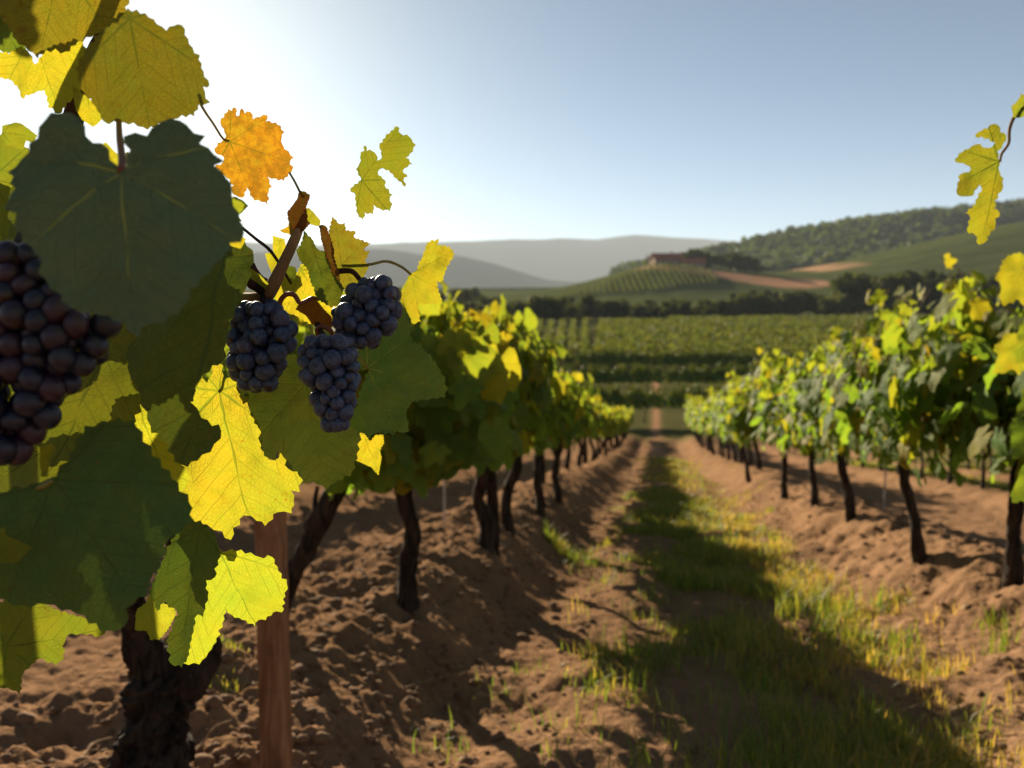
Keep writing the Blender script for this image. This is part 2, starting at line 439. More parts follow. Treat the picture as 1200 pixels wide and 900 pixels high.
def albedo(x, y):
    r, d = rd(x, y)
    n = len(x); A = np.empty((n, 3)); A[:] = (.250, .148, .084)
    def over(mask, c):
        mask = np.clip(mask, 0, 1)[:, None]; A[:] = A*(1-mask)+np.array(c)*mask
    ns = fbm(x*.8, y*.8, 3.0, 4)
    over(sstep(-.1, .5, ns+.2)*gauss(x-.35, .55)*.35*(y < 44), (.10, .085, .035))
    over(.75*sstep(5.7, 6.3, x)*(1-sstep(7.2, 7.6, x)), (.085, .10, .025))
    over(.7*(1-sstep(-5.6, -4.9, x))*sstep(-6.6, -6.2, x), (.085, .10, .025))
    over(.7*sstep(8.8, 9.6, x), (.085, .10, .025)); over(.7*(1-sstep(-9, -7.8, x)), (.085, .10, .025))
    over(sstep(38, 44, d+1.5*ns), (.10, .10, .04))
    over(sstep(60, 62, d)*.5, (.075, .075, .028))
    over(gauss(x-.1, .26)*sstep(28, 33, d)*(1-sstep(73, 75, d)), (.36, .21, .12))
    over(sstep(74, 75, d)*(1-sstep(76.5, 77.5, d))*sstep(5, 7, r)*.6, (.3, .19, .11))
    over(sstep(182, 190, d), (.10, .105, .04))
    over(sstep(255, 275, d+12*ns), (.085, .10, .036))
    over(sstep(300, 420, d)*sstep(-40, -90, r), (.16, .15, .06))
    # house hill: ploughed strip beside the vines
    hill = sstep(330, 350, d)*(1-sstep(520, 560, d))
    tt = np.clip(((r-74)*46+(d-412)*-32)/(46**2+32**2), 0, 1)
    ds = np.hypot(r-(74+46*tt), d-(412-32*tt))
    over(hill*(1-sstep(6+7*tt, 9+9*tt, ds)), (.42, .23, .13))
    over(hill*(1-sstep(16, 22, np.hypot(r-78, (d-432)*.9))), (.36, .22, .13))
    over(sstep(425, 435, d)*(1-sstep(505, 520, d))*sstep(146, 150, r+8*ns)*(1-sstep(172, 177, r)), (.44, .26, .15))
    over(sstep(197, 200, d)*(1-sstep(226, 229, d))*sstep(90, 92, r)*(1-sstep(112, 118, r)), (.40, .24, .14))
    over(sstep(640, 720, d)*(1-sstep(2200, 2600, d)), (.040, .050, .020))
    over(sstep(1500, 1560, d)*(1-sstep(1700, 1800, d))*sstep(0, -60, r)*.6, (.16, .14, .06))
    over(sstep(2200, 2500, d), (.04, .048, .024))
    # rows planted on the two near slopes
    st = .5+.5*np.sin((r*.9+d*.25)*2*math.pi/3.4)
    over(hill*sstep(.4, .9, st)*.55*(r < 100)*(ds > 12), (.045, .06, .02))
    rh = sstep(150, 185, r)*sstep(330, 360, d)*(1-sstep(600, 640, d))
    st2 = .5+.5*np.sin((d*1.0+r*.55)*2*math.pi/7.0)
    over(rh*.75, (.075, .09, .03)); over(rh*sstep(.45, .9, st2)*.5, (.045, .06, .02))
    return A

def build_ground():
    rad = [1.1]
    while rad[-1] < 11000:
        q = rad[-1]
        rad.append(q*(1+(.0052 if q < 9 else .0085 if q < 60 else .011 if q < 600 else .016)))
    rad = np.array(rad)
    a = np.concatenate([np.arange(-46, 42, .145), np.arange(42, 314, 4.0)])
    a = np.radians(a)                                     # clockwise from the view direction
    az = a-YAW
    RR, AA = np.meshgrid(rad, az, indexing='ij')
    x = (RR*np.sin(AA)).ravel(); y = (RR*np.cos(AA)).ravel()
    z = ground_z(x, y)
    n, k = len(rad), len(a)
    i, j = np.meshgrid(np.arange(n-1), np.arange(k), indexing='ij')
    F = np.stack([i*k+j, i*k+(j+1) % k, (i+1)*k+(j+1) % k, (i+1)*k+j], -1).reshape(-1, 4)[:, ::-1]
    V = np.stack([x, y, z], 1)
    c = len(V); V = np.vstack([V, (0, 0, gz(0, 0))])
    jj = np.arange(k)
    F3 = np.stack([np.full(k, c), jj, (jj+1) % k], 1)[:, ::-1]
    A = albedo(V[:, 0], V[:, 1])
    me = raw_mesh('ground', V, [F, F3], M_GROUND, tint=A, tname='albedo')
    tag(link('ground', me), kind='structure')
build_ground()

# ------------------------------------------------------------------ leaf shapes
def leaf_outline(n, lob=.55, teeth=1.0, seed=0):
    g = np.random.default_rng(seed)
    th = np.linspace(-math.pi, math.pi, n, endpoint=False)+math.pi/n
    amp = [1.0, .86, .66]; r = np.full(n, 0.0)
    for k, a in ((0, 1.0), (1, .87), (-1, .87), (2, .64), (-2, .64)):
        a *= 1+.10*g.standard_normal()
        r = np.maximum(r, a*((1-lob)+lob*np.exp(-((th-k*R(52))/R(24))**2)))
    r = r*(1-.86*np.exp(-((np.abs(th)-math.pi)/.20)**2))
    ph = np.abs(th)*11/math.pi*2.0
    r = r*(1+.055*teeth*(np.abs((ph % 2)-1)*2-1)+.02*teeth*g.standard_normal(n))
    return np.stack([r*np.sin(th), r*np.cos(th)], 1), th
def leaf_template(n, seed, lob=.5):
    """verts (K,3), tris, uv; petiole joint at the origin, tip along +y, upper face +z; about unit length"""
    o, th = leaf_outline(n, lob, 1.0, seed)
    h = n//2
    inner = .52*.5*(o[0::2]+o[1::2])
    V2 = np.vstack([[(0, 0)], inner, o])
    r = np.hypot(V2[:, 0], V2[:, 1]); t = np.arctan2(V2[:, 0], V2[:, 1])
    g = np.random.default_rng(seed+50)
    z = -.22*r**2+.10*np.abs(V2[:, 0])+.07*r*np.sin(5*t+g.uniform(0, 6))+.05*r**2*np.sin(9*t+g.uniform(0, 6))
    z = z+g.uniform(-.18, .18)*V2[:, 1]*r
    F = []
    for i in range(h):
        j = (i+1) % h
        a, b_ = 1+i, 1+j
        o0, o1, o2 = 1+h+2*i, 1+h+2*i+1, 1+h+(2*i+2) % n
        if i == h-1:
            F += [(a, o1, o0)]; continue
        F += [(0, b_, a), (a, o1, o0), (a, b_, o1), (b_, o2, o1)]
    V = np.column_stack([V2, z])
    return V, np.array(F), V2
TEMPL = [leaf_template(28, s, lb) for s, lb in ((1, .42), (2, .55), (3, .48), (4, .36))]
TEMPL_LOW = [leaf_template(14, s, .45) for s in (11, 12, 13)]

def orient(normal, tipdir):
    n = normal/(np.linalg.norm(normal, axis=1)[:, None]+1e-9)
    t = tipdir-n*np.sum(n*tipdir, 1)[:, None]; t = t/(np.linalg.norm(t, axis=1)[:, None]+1e-9)
    s = np.cross(t, n)
    return np.stack([s, t, n], 2)                          # columns: side, tip, normal
def scatter_leaves(pos, normal, tip, size, tint, templ):
    """merge many leaves; returns V, F(tri), uv, tint"""
    Rm = orient(normal, tip); N = len(pos)
    which = rng.integers(0, len(templ), N)
    Vs, Fs, Us, Ts = [], [], [], []; off = 0
    for k, (TV, TF, TU) in enumerate(templ):
        idx = np.nonzero(which == k)[0]
        if not len(idx): continue
        K = len(TV)
        tv = TV[None]*np.concatenate([rng.uniform(.85, 1.15, (len(idx), 1, 1)), np.ones((len(idx), 1, 1)), rng.uniform(.5, 1.8, (len(idx), 1, 1))], 2)
        v = np.einsum('nij,nkj->nki', Rm[idx], tv)*size[idx][:, None, None]+pos[idx][:, None, :]
        Vs.append(v.reshape(-1, 3)); Us.append(np.tile(TU, (len(idx), 1)))
        Ts.append(np.repeat(tint[idx], K, 0))
        Fs.append((TF[None]+(np.arange(len(idx))*K)[:, None, None]).reshape(-1, 3)+off); off += len(idx)*K
    return np.concatenate(Vs), np.concatenate(Fs), np.concatenate(Us), np.concatenate(Ts)

def leaf_tints(n, yellow=.25, brown=.03):
    u = rng.random(n); t = np.zeros((n, 4))
    t[:, 0] = np.clip(.06+.12*rng.standard_normal(n), 0, 1)
    sel = u < yellow; t[sel, 0] = rng.uniform(.35, .85, sel.sum())
    sb = rng.random(n) < brown; t[sb, 1] = rng.uniform(.2, .6, sb.sum()); t[sb, 0] = .7
    t[:, 2] = rng.uniform(0, .10, n); t[:, 3] = rng.random(n)
    return t

# ------------------------------------------------------------------ vines of the rows
def make_vine(seed, lean=(0, 0), H=1.5, hz0=.80, nshoot=12, wig=.45, spread=1.0, low=False, thick=0.0, group=None, leafsize=.074, fork=False):
    g = np.random.default_rng(seed)
    root = empty('grape_vine', (0, 0, 0))
    hz = hz0
    top = np.array((lean[0], lean[1], hz))
    k = 5
    pts = [np.array((0, 0, -.12))]
    for i in range(1, k+1):
        q = i/k
        pts.append(np.array((top[0]*q+g.normal(0, .022)*wig, top[1]*q+g.normal(0, .03)*wig, hz*q)))
    sides, rings = (7, 10) if low else (14, 44)
    V, F = tube(smooth_path(pts, rings), [.050, .034, .027, .029, .026, .040], sides, .0 if low else .30, 13, seed*1.3, 2.5)
    link('trunk', raw_mesh('trunk', V, F, M_BARK), root)
    if fork:
        p2 = [np.array((.03, .10, -.12)), np.array((top[0]*.3+.02, .16+top[1]*.3, hz*.3)), np.array((top[0]*.7, top[1]*.7+.06, hz*.7)), top]
        V, F = tube(smooth_path(p2, rings), [.034, .028, .028, .03], sides, .0 if low else .3, 12, seed+4.4, 2)
        link('trunk', raw_mesh('trunk', V, F, M_BARK), root)
    tips = []
    for sg in (-1, 1):
        L = .62
        a = [pts[-1]-np.array((0, 0, .02)), top+np.array((g.normal(0, .02), sg*.18, .05)), top+np.array((g.normal(0, .02), sg*.4, .03+g.normal(0, .02))), top+np.array((0, sg*L, .05))]
        V, F = tube(smooth_path(a, 6 if low else 16), [.034, .024, .018, .012], 6 if low else 9, 0 if low else .25, 6, seed+sg, 1)
        link('cordon_arm', raw_mesh('cordon_arm', V, F, M_BARK), root)
    # shoots and leaves
    P_, N_, T_, S_ = [], [], [], []
    canes = []
    for i in range(nshoot):
        y0 = (i+.5)/nshoot*1.64-.82+g.normal(0, .05)
        p = top+np.array((g.normal(0, .04), y0, .04+g.normal(0, .03)))
        dirn = np.array((g.normal(0, .30), g.normal(0, .22), 1.0)); dirn /= np.linalg.norm(dirn)
        Ls = (H-hz)*g.uniform(.72, 1.12); nn = max(7, int(Ls/.052)); path = [p.copy()]
        flop = np.array((g.normal(0, .5), g.normal(0, .3), -.25))
        for j in range(nn):
            p = p+dirn*(Ls/nn)
            dirn = dirn+flop*.04*(j/nn)*2+g.normal(0, .05, 3); dirn /= np.linalg.norm(dirn)
            path.append(p.copy())
            q = j/nn
            for rep in range(3 if q < .6 else 2 if q < .85 else 1):
                a = g.uniform(0, 2*math.pi)
                out = np.array((math.cos(a), math.sin(a)*.75, g.uniform(-.25, .35)))
                lp = p+out*g.uniform(.04, .19)*spread
                P_.append(lp); S_.append(leafsize*g.uniform(.75, 1.35)*(1 if q < .75 else .72))
                N_.append(np.array((out[0]*1.1, out[1]*.7, g.uniform(.0, .9)))+g.normal(0, .35, 3))
                T_.append(np.array((out[0]*.7, out[1]*.7, -.75))+g.normal(0, .25, 3))
        canes.append(np.array(path))
    nf = 300
    for i in range(nf):                                   # skirt hanging round the cordon
        a = g.uniform(0, 2*math.pi)
        lp = top+np.array((math.cos(a)*g.uniform(.05, .36)*spread, g.uniform(-.88, .88), g.uniform(-.09, .42)))
        P_.append(lp); S_.append(leafsize*g.uniform(.85, 1.45))
        sx = 1 if lp[0] > top[0] else -1
        N_.append(np.array((sx*1.0, 0, .35))+g.normal(0, .4, 3)); T_.append(np.array((sx*.25, 0, -1))+g.normal(0, .3, 3))
    P_, N_, T_, S_ = map(np.array, (P_, N_, T_, S_))
    tint = leaf_tints(len(P_), .20, .035)
    hi = (P_[:, 2]-hz)/(H-hz)
    tint[:, 0] = np.clip(tint[:, 0]+.36*np.clip(hi, 0, 1.2)**2, 0, .9)     # young yellow-green shoot tips
    tint[:, 2] = np.clip(tint[:, 2]+thick, 0, .97)  # cuts leaf glow so the cross rows look unlit
    if low:
        sel = rng.random(len(P_)) < .55
        P_, N_, T_, S_, tint = P_[sel], N_[sel], T_[sel], S_[sel]*1.3, tint[sel]
    V, F, U, Tt = scatter_leaves(P_, N_, T_, S_, tint, TEMPL_LOW if low else TEMPL)
    nl = len(F)
    if not low:
        parts = [tube(c, [.005, .004, .0022], 5) for c in canes]
        CV, CF = join(parts); tri = [CF[0], CF[1][:, :3]] if CF[0].shape[1] == 3 else CF
        f3 = [f for f in CF if f.shape[1] == 3][0]; f4 = [f for f in CF if f.shape[1] == 4][0]
        f3 = np.concatenate([f3, f4[:, [0, 1, 2]], f4[:, [0, 2, 3]]])
        U = np.vstack([U, np.zeros((len(CV), 2))]); Tt = np.vstack([Tt, np.zeros((len(CV), 4))])
        F = np.concatenate([F, f3+len(V)]); V = np.vstack([V, CV])
        mi = np.concatenate([np.zeros(nl), np.ones(len(f3))])
    else: mi = None
    link('crown', raw_mesh('crown', V, F, [M_LEAF, M_CANE], U, Tt, mat_idx=mi), root)
    return root

ORD = ['first', 'second', 'third', 'fourth', 'fifth', 'sixth', 'seventh', 'eighth', 'ninth', 'tenth', 'eleventh', 'twelfth', 'thirteenth',
       'fourteenth', 'fifteenth', 'sixteenth', 'seventeenth', 'eighteenth', 'nineteenth', 'twentieth']
protos_l = [make_vine(20+i, (random.uniform(-.03, .05), random.uniform(-.1, .1)), 1.20, .79, wig=1.0, spread=.8, fork=(i == 1)) for i in range(4)]
protos_r = [make_vine(40+i, ((-.03, -.20, -.16, -.05)[i], random.uniform(-.06, .12)), 1.52, fork=(i == 2)) for i in range(4)]
protos_far = [make_vine(60+i, (random.uniform(-.08, .08), random.uniform(-.1, .1)), 1.6, low=True) for i in range(3)]
protos_cross = [make_vine(70+i, (random.uniform(-.08, .08), random.uniform(-.1, .1)), 1.65, low=True, thick=.75) for i in range(3)]  # darker, less translucent leaves put the rows' shaded face into the colour
_used = set()
def place_vine(protos, k, x, y, rot, s, label, group, sz=1.0):
    p = protos[k % len(protos)]
    if p.name in _used: o = copy_tree(p)
    else: o = p; _used.add(p.name)
    o.location = (x, y, gz(x, y)-.02); o.rotation_euler = (0, 0, rot); o.scale = (s, s, s*sz)
    tag(o, label, 'grapevine', group)
    return o
# left row of the alley: the bases are read off the photograph near by, then run on at the row's spacing
GL = 'vines of the shaded row along the alley'
ys = []
lead = [(478, 712), (567, 655), (600, 630), (632, 605), (653, 594)]
pos = [ghit(*q) for q in lead]
y = pos[-1][1]
xl = pos[-1][0]
pts_l = [(p[0], p[1]) for p in pos]
while y < 41:
    y += 1.62; pts_l.append((ROWL+.04*random.uniform(-1, 1), y))
for i, (x, y) in enumerate(pts_l):
    lab = [f'shaded vine with dark twisted trunk, {ORD[i]} in its row past the wooden post', f'vine with forked double trunk in the shaded row, {ORD[i]} beyond the wooden post'][1 if i == 1 else 0] if i < 7 else None
    if lab is None: lab = 'small far vine near the end of the shaded row, half merged with its neighbours'
    place_vine(protos_l, i, x, y, 0 if i < 4 else random.choice((0, math.pi)), random.uniform(.95, 1.05), lab, GL, random.uniform(.95, 1.06))
# right row
GR = 'vines of the sunlit row along the alley'
lead = [(1188, 690), (1085, 660), (1000, 616), (955, 600), (920, 588), (880, 565)]
pts_r = [(ghit(*q)[0], ghit(*q)[1]) for q in lead]
y = pts_r[-1][1]
while y < 42:
    y += 1.62; pts_r.append((ROWR+.04*random.uniform(-1, 1), y))
for i, (x, y) in enumerate(pts_r):
    if i == 0: lab = 'tall sunlit vine with thick dark trunk at the photo edge, yellow shoots on top'
    elif i < 8: lab = f'sunlit vine with slanting trunk right of the alley, {ORD[i]} trunk from the near end'
    else: lab = 'small far vine in the sunlit row where trunks merge, towards the end of the alley'
    place_vine(protos_r, i, x, y, 0, random.uniform(.96, 1.06), lab, GR, .96 if i == 0 else random.uniform(.97, 1.06) if i < 6 else random.uniform(1.08, 1.18))
# rows behind
for nm, rx, y0, y1, side in (('the row behind the shaded row', -4.0, 7.2, 27, -1), ('the row behind the sunlit row', 4.95, 9.0, 30, 1),
                             ('the second row behind the shaded row', -6.9, 9, 25, -1), ('the second row behind the sunlit row', 8.0, 16, 31, 1)):
    y = y0; i = 0
    while y < y1:
        place_vine(protos_far, random.randrange(3), rx+random.uniform(-.06, .06), y, random.choice((0, math.pi)), random.uniform(.95, 1.08),
                   f'vine half hidden in {nm}', f'vines of {nm}', 1.0)
        y += random.uniform(1.45, 1.8); i += 1
# vines standing across the slope foot and in front of the next block
for (d0, ra, rb, txt, grp, sp) in ((47.5, -3, 24, 'trellised vine at the slope foot standing in a row across the dirt track', 'vines across the slope foot', 1.15),
                               (60.0, 3.5, 22, 'vine in the middle row across the track below the dark hedge face', 'vines of the middle cross row', 1.15),
                               (76.0, 6.6, 44, 'vine in the dark front row of the valley block', 'vines of the dark front row', 1.05)):
    r = ra
    while r < rb:
        x = r*math.cos(YAW)-d0*math.sin(YAW); y = r*math.sin(YAW)+d0*math.cos(YAW)
        if abs(x-.1) > .55:
            place_vine(protos_cross, random.randrange(3), x, y, math.pi/2+YAW+random.choice((0, math.pi)), random.uniform(1.02, 1.15), txt, grp, 1.18)
        r += sp*random.uniform(.92, 1.08)

# ------------------------------------------------------------------ vineyard rows in the valley
def quads(pos, size, tint, flat=.5):
    N = len(pos)
    n = rng.normal(0, 1, (N, 3)); n[:, 2] = np.abs(n[:, 2])*flat+.2
    Rm = orient(n, rng.normal(0, 1, (N, 3)))
    t = np.array([(-.5, -.35, 0), (.1, -.55, .1), (.55, -.05, 0), (.3, .5, .08), (-.45, .4, 0)])
    v = np.einsum('nij,kj->nki', Rm, t)*size[:, None, None]+pos[:, None, :]
    F = (np.arange(N)*5)[:, None]+np.arange(5)[None]
    return v.reshape(-1, 3), F, np.repeat(tint, 5, 0)
def hedge(A, B, dens, size, H, label, group):
    A = np.array(A); B = np.array(B); L = np.linalg.norm(B-A); N = int(L*dens)
    t = rng.random(N); p = A[None]*(1-t[:, None])+B[None]*t[:, None]
    perp = np.array((-(B-A)[1], (B-A)[0]))/L
    off = rng.normal(0, .19, N)
    bump = 1+.16*fbm(t*L*.5, np.full(N, A[0]), 0.0, 3)
    h = (.55+(H-.55)*np.sqrt(rng.random(N)))*bump
    x = p[:, 0]+perp[0]*off; y = p[:, 1]+perp[1]*off
    z = ground_z(x, y, False)+h
    tint = np.zeros((N, 4)); tint[:, 0] = rng.random(N)*.6; tint[:, 1] = np.clip(rng.normal(.2, .25, N), 0, 1); tint[:, 3] = 1
    c = (A+B)/2; c3 = np.array((c[0], c[1], gz(*c)))
    V, F, T = quads(np.stack([x, y, z], 1)-c3, size*rng.uniform(.7, 1.3, N), tint)
    o = link('vine_row', raw_mesh('vine_row', V, F, M_ROWLEAF, tint=T, smooth=False), None, c3)  # one mesh holds a whole row of trellised vines
    tag(o, label, 'vine row', group)
def W(r, d): return (r*math.cos(YAW)-d*math.sin(YAW), r*math.sin(YAW)+d*math.cos(YAW))
d = 78.4; i = 0
while d < 178:
    ra = 6.9+(d-76)*.105; rb = 34+(d-76)*.62+10
    hedge(W(ra, d), W(rb, d+(rb-ra)*.02), 26 if d < 100 else 15, .30 if d < 100 else .42, 2.05,
          'long green trellised vine row lying across the flat valley field behind the dark front row', 'vine rows across the valley field')
    d += 2.5 if d < 120 else 3.4
for k in range(17):
    ra = -13+k*1.22
    a = W(ra, 79); b_ = W(ra*1.0+(ra*.9+3)*.9, 176)
    hedge(a, b_, 14, .34, 1.9, 'trellised vine row running away up the valley field left of the cross rows', 'vine rows running up the valley field')
for k in range(7):                                       # pale rows by the far edge of the field
    hedge(W(34+k*.3, 186+k*3.2), W(112, 188+k*3.2), 9, .5, 1.8, 'pale thin vine row beyond the valley field before the dark trees', 'pale vine rows before the trees')
for k in range(26):                                      # rows on the slope below the farmhouse
    ra = 20+k*2.6
    hedge(W(ra, 362+abs(k-14)*.9), W(ra+3.5, 424-max(0, 12-k)*3.2-max(0, k-20)*4), 5, .55, 1.4, 'vine row climbing the slope below the red roofed farmhouse', 'vine rows on the farmhouse slope')

# ------------------------------------------------------------------ trees
def tree_proto(seed, H, Wd, kind):
    g = np.random.default_rng(seed)
    root = empty('tree', (0, 0, 0))
    V, F = tube(smooth_path([(0, 0, -.4), (g.normal(0, .1), g.normal(0, .1), H*.3), (g.normal(0, .2), g.normal(0, .2), H*.72)], 8), [H*.03, H*.022, H*.01], 7)
    link('trunk', raw_mesh('trunk', V, F, M_TRUNK), root)
    pos = []; tone = []
    if kind == 'cone':
        for i in range(900):
            h = g.uniform(.08, 1)**.8; a = g.uniform(0, 6.3); rr = Wd*(1-h)**.8*math.sqrt(g.uniform(.35, 1))
            pos.append((math.cos(a)*rr, math.sin(a)*rr, h*H)); tone.append(.3)
    else:
        for c in range(15):
            a = g.uniform(0, 6.3); rr = Wd*math.sqrt(g.uniform(0, .55)); h = H*g.uniform(.22, .86)
            rr *= 1.15-.6*abs(h/H-.5)
            R0 = Wd*g.uniform(.28, .46); ctr = np.array((math.cos(a)*rr, math.sin(a)*rr, h)); tn = g.uniform(.05, .55)
            n = 130
            u = g.normal(0, 1, (n, 3)); u /= np.linalg.norm(u, axis=1)[:, None]
            q = ctr+u*(R0*g.uniform(.55, 1.08, (n, 1)))*np.array((1, 1, .8))
            pos += list(q); tone += [tn]*n
    pos = np.array(pos); N = len(pos); pos[:, 2] = np.clip(pos[:, 2], .25, None)
    t = np.zeros((N, 4)); t[:, 0] = np.clip(np.array(tone)+g.normal(0, .12, N), 0, 1); t[:, 1] = np.clip(g.normal(.06, .1, N), 0, 1)
    V, F, T = quads(pos, Wd*.16*g.uniform(.6, 1.3, N), t, 1.0)
    link('crown', raw_mesh('crown', V, F, M_TREE, tint=T, smooth=False), root)
    return root
TP = [tree_proto(80+i, 7.0, 3.2, 'round') for i in range(4)]+[tree_proto(90, 8.0, 1.7, 'cone')]
_tu = set()
def place_tree(k, r, d, s, label, group, sx=1.0):
    p = TP[k]
    o = copy_tree(p) if p.name in _tu else p
    _tu.add(p.name)
    x, y = W(r, d)
    o.location = (x, y, gz(x, y)-.1); o.rotation_euler = (0, 0, random.uniform(0, 6.28)); o.scale = (s*sx, s*sx, s)
    tag(o, label, 'tree', group)
# hedgerow behind the valley field (photo x 560..850), then big trees (980..1170)
for i in range(40):
    px = 545+i*8.0+random.uniform(-3, 3); d = random.uniform(205, 240)
    place_tree(random.randrange(4), (px-600)/FPX*d, d, random.uniform(.62, 1.05)*(1.0 if px < 700 else .85), 'bushy dark tree in the hedgerow between the valley field and the farmhouse slope', 'hedgerow trees beyond the field', random.uniform(1.0, 1.35))
for i in range(24):
    px = 860+i*5.5+random.uniform(-3, 3); d = random.uniform(238, 275)
    place_tree(random.randrange(4), (px-600)/FPX*d, d, random.uniform(.75, 1.1), 'low dark tree in the hollow before the ploughed field', 'trees in the hollow', random.uniform(1.0, 1.3))
for i in range(26):
    px = 990+i*9.5+random.uniform(-4, 4); d = random.uniform(232, 262)
    place_tree(random.randrange(4), (px-600)/FPX*d, d, random.uniform(1.35, 1.95), 'tall dark broadleaf tree in the wood below the smooth green hill', 'trees of the wood below the green hill', random.uniform(.9, 1.15))
for (px, d, k, s) in ((757, 446, 4, .72), (768, 450, 4, .6), (803, 452, 1, 1.15), (812, 450, 2, 1.35), (822, 448, 3, 1.25), (832, 446, 0, 1.0), (842, 440, 1, 1.2), (852, 436, 2, 1.3), (862, 430, 3, 1.25), (873, 424, 0, 1.2), (883, 418, 2, 1.1)):
    place_tree(k, (px-600)/FPX*d, d, s*1.0, 'dark tree standing around the red roofed farmhouse on the hill', 'trees by the farmhouse', 1.1)
for i in range(16):
    px = random.uniform(430, 560); d = random.uniform(300, 420)
    place_tree(random.randrange(4), (px-600)/FPX*d, d, random.uniform(.7, 1.2), 'hazy tree on the far plain left of the hedgerow', 'trees on the far plain', 1.3)

# woods on the hills behind: far-off mass
def forest(name, n, r0, r1, d0, d1, size, keep, label):
    r = rng.uniform(r0, r1, n); d = rng.uniform(d0, d1, n)
    x = r*math.cos(YAW)-d*math.sin(YAW); y = r*math.sin(YAW)+d*math.cos(YAW)
    k = keep(r, d, x, y); x, y = x[k], y[k]; n = len(x)
    z = ground_z(x, y, False)
    m_ = 34
    s = size*rng.uniform(.6, 1.25, n)
    u = rng.normal(0, 1, (n, m_, 3)); u /= np.linalg.norm(u, axis=2)[..., None]; u *= rng.uniform(.5, 1.1, (n, m_, 1))
    p = np.stack([x, y, z], 1)[:, None]+u*s[:, None, None]*np.array((.62, .62, .7))+np.array((0, 0, 1))*s[:, None, None]*.75
    t = np.zeros((n, m_, 4)); t[..., 0] = np.clip(rng.uniform(0, .7, (n, 1))+rng.normal(0, .1, (n, m_)), 0, 1); t[..., 1] = np.clip(rng.normal(0, .1, (n, 1)), 0, 1)
    V, F, T = quads(p.reshape(-1, 3), np.repeat(s, m_)*.55*rng.uniform(.7, 1.2, n*m_), t.reshape(-1, 4), 1.0)
    o = link(name, raw_mesh(name, V, F, M_FOREST, tint=T, smooth=False))
    tag(o, label, 'woodland', kind='stuff')
forest('woodland', 5200, 120, 1000, 660, 1080, 9.0, lambda r, d, x, y: (fbm(r*.012, d*.012, 4.0, 3) > -.22), 'dark wooded hill rising behind the green slope')

# ------------------------------------------------------------------ farmhouse
def house(name, r, d, L, Wd, hw, hr, rot, label, wins, chim=True):
    x, y = W(r, d); o = empty(name, (x, y, gz(x, y)-.3), label, 'house'); o.rotation_euler = (0, 0, rot)
    V, F = box(0, 0, hw/2, L, Wd, hw)
    g = np.array([(-L/2, -Wd/2, hw), (-L/2, Wd/2, hw), (-L/2, 0, hw+hr), (L/2, -Wd/2, hw), (L/2, Wd/2, hw), (L/2, 0, hw+hr)])
    Fg = [F[0], np.array([(8, 10, 9), (11, 12, 13)])]
    link('wall', raw_mesh('wall', np.vstack([V, g]), Fg, M_STUCCO, smooth=False), o)
    ov, th = .5, .25
    q = []
    for sg in (-1, 1):
        e = np.array((0, sg*(Wd/2+ov), hw-ov*hr/(Wd/2)+.05)); rg = np.array((0, 0, hr+hw+.05))
        for xx in (-L/2-ov, L/2+ov):
            for p_ in (e, rg):
                q += [p_+(xx, 0, 0), p_+(xx, 0, th)]
    q = np.array(q)
    Fr = []
    for s in (0, 8):
        a = [s+i for i in range(8)]
        Fr += [(a[0], a[4], a[6], a[2]), (a[1], a[3], a[7], a[5]), (a[0], a[1], a[5], a[4]), (a[0], a[2], a[3], a[1]), (a[4], a[5], a[7], a[6]), (a[2], a[6], a[7], a[3])]
    rf = link('roof', raw_mesh('roof', q, np.array(Fr), M_TILE, smooth=False), o)
    if chim:
        V, F = box(L*.22, .4, hw+hr+.4, .9, .8, 1.8); link('chimney', raw_mesh('chimney', V, F, M_STUCCO, smooth=False), rf)
    for wx, wz in wins:
        V, F = box(wx, -Wd/2-.03, wz, 1.1, .1, 1.5); f = link('window', raw_mesh('window', V, F, M_SHUT, smooth=False), o)
        V, F = box(wx, -Wd/2-.09, wz, .8, .06, 1.2); link('pane', raw_mesh('pane', V, F, M_GLASS, smooth=False), f)
    V, F = box(0, -Wd/2-.04, 1.2, 1.4, .12, 2.4); link('door', raw_mesh('door', V, F, M_SHUT, smooth=False), o)
house('farmhouse', 75, 436, 14, 8, 2.8, 2.6, YAW+R(12), 'long farmhouse with red tiled roof on top of the vineyard hill', [(-5.2, 1.6), (-2.8, 1.6), (2.8, 1.6), (5.2, 1.6)])
house('barn', 88, 432, 10, 6, 2.0, 1.9, YAW-R(10), 'lower red roofed barn beside the farmhouse on the hill', [(-3.0, 1.15), (3.0, 1.15)], False)

# ------------------------------------------------------------------ foreground vine
def zt(x0, y0, s): return lambda L: [(x0+a/s, y0+b/s) for a, b in L]
Z1 = zt(0, 0, 4.615); Z3 = zt(230, 110, 6.4286); Z4 = zt(240, 220, 4.0); Z5 = zt(240, 340, 4.0); Z7 = zt(130, 400, 3.75); Z8 = zt(0, 500, 2.728)
ZS = zt(400, 140, 7.2); ZA = zt(1100, 90, 4.29); ID = lambda L: list(L)

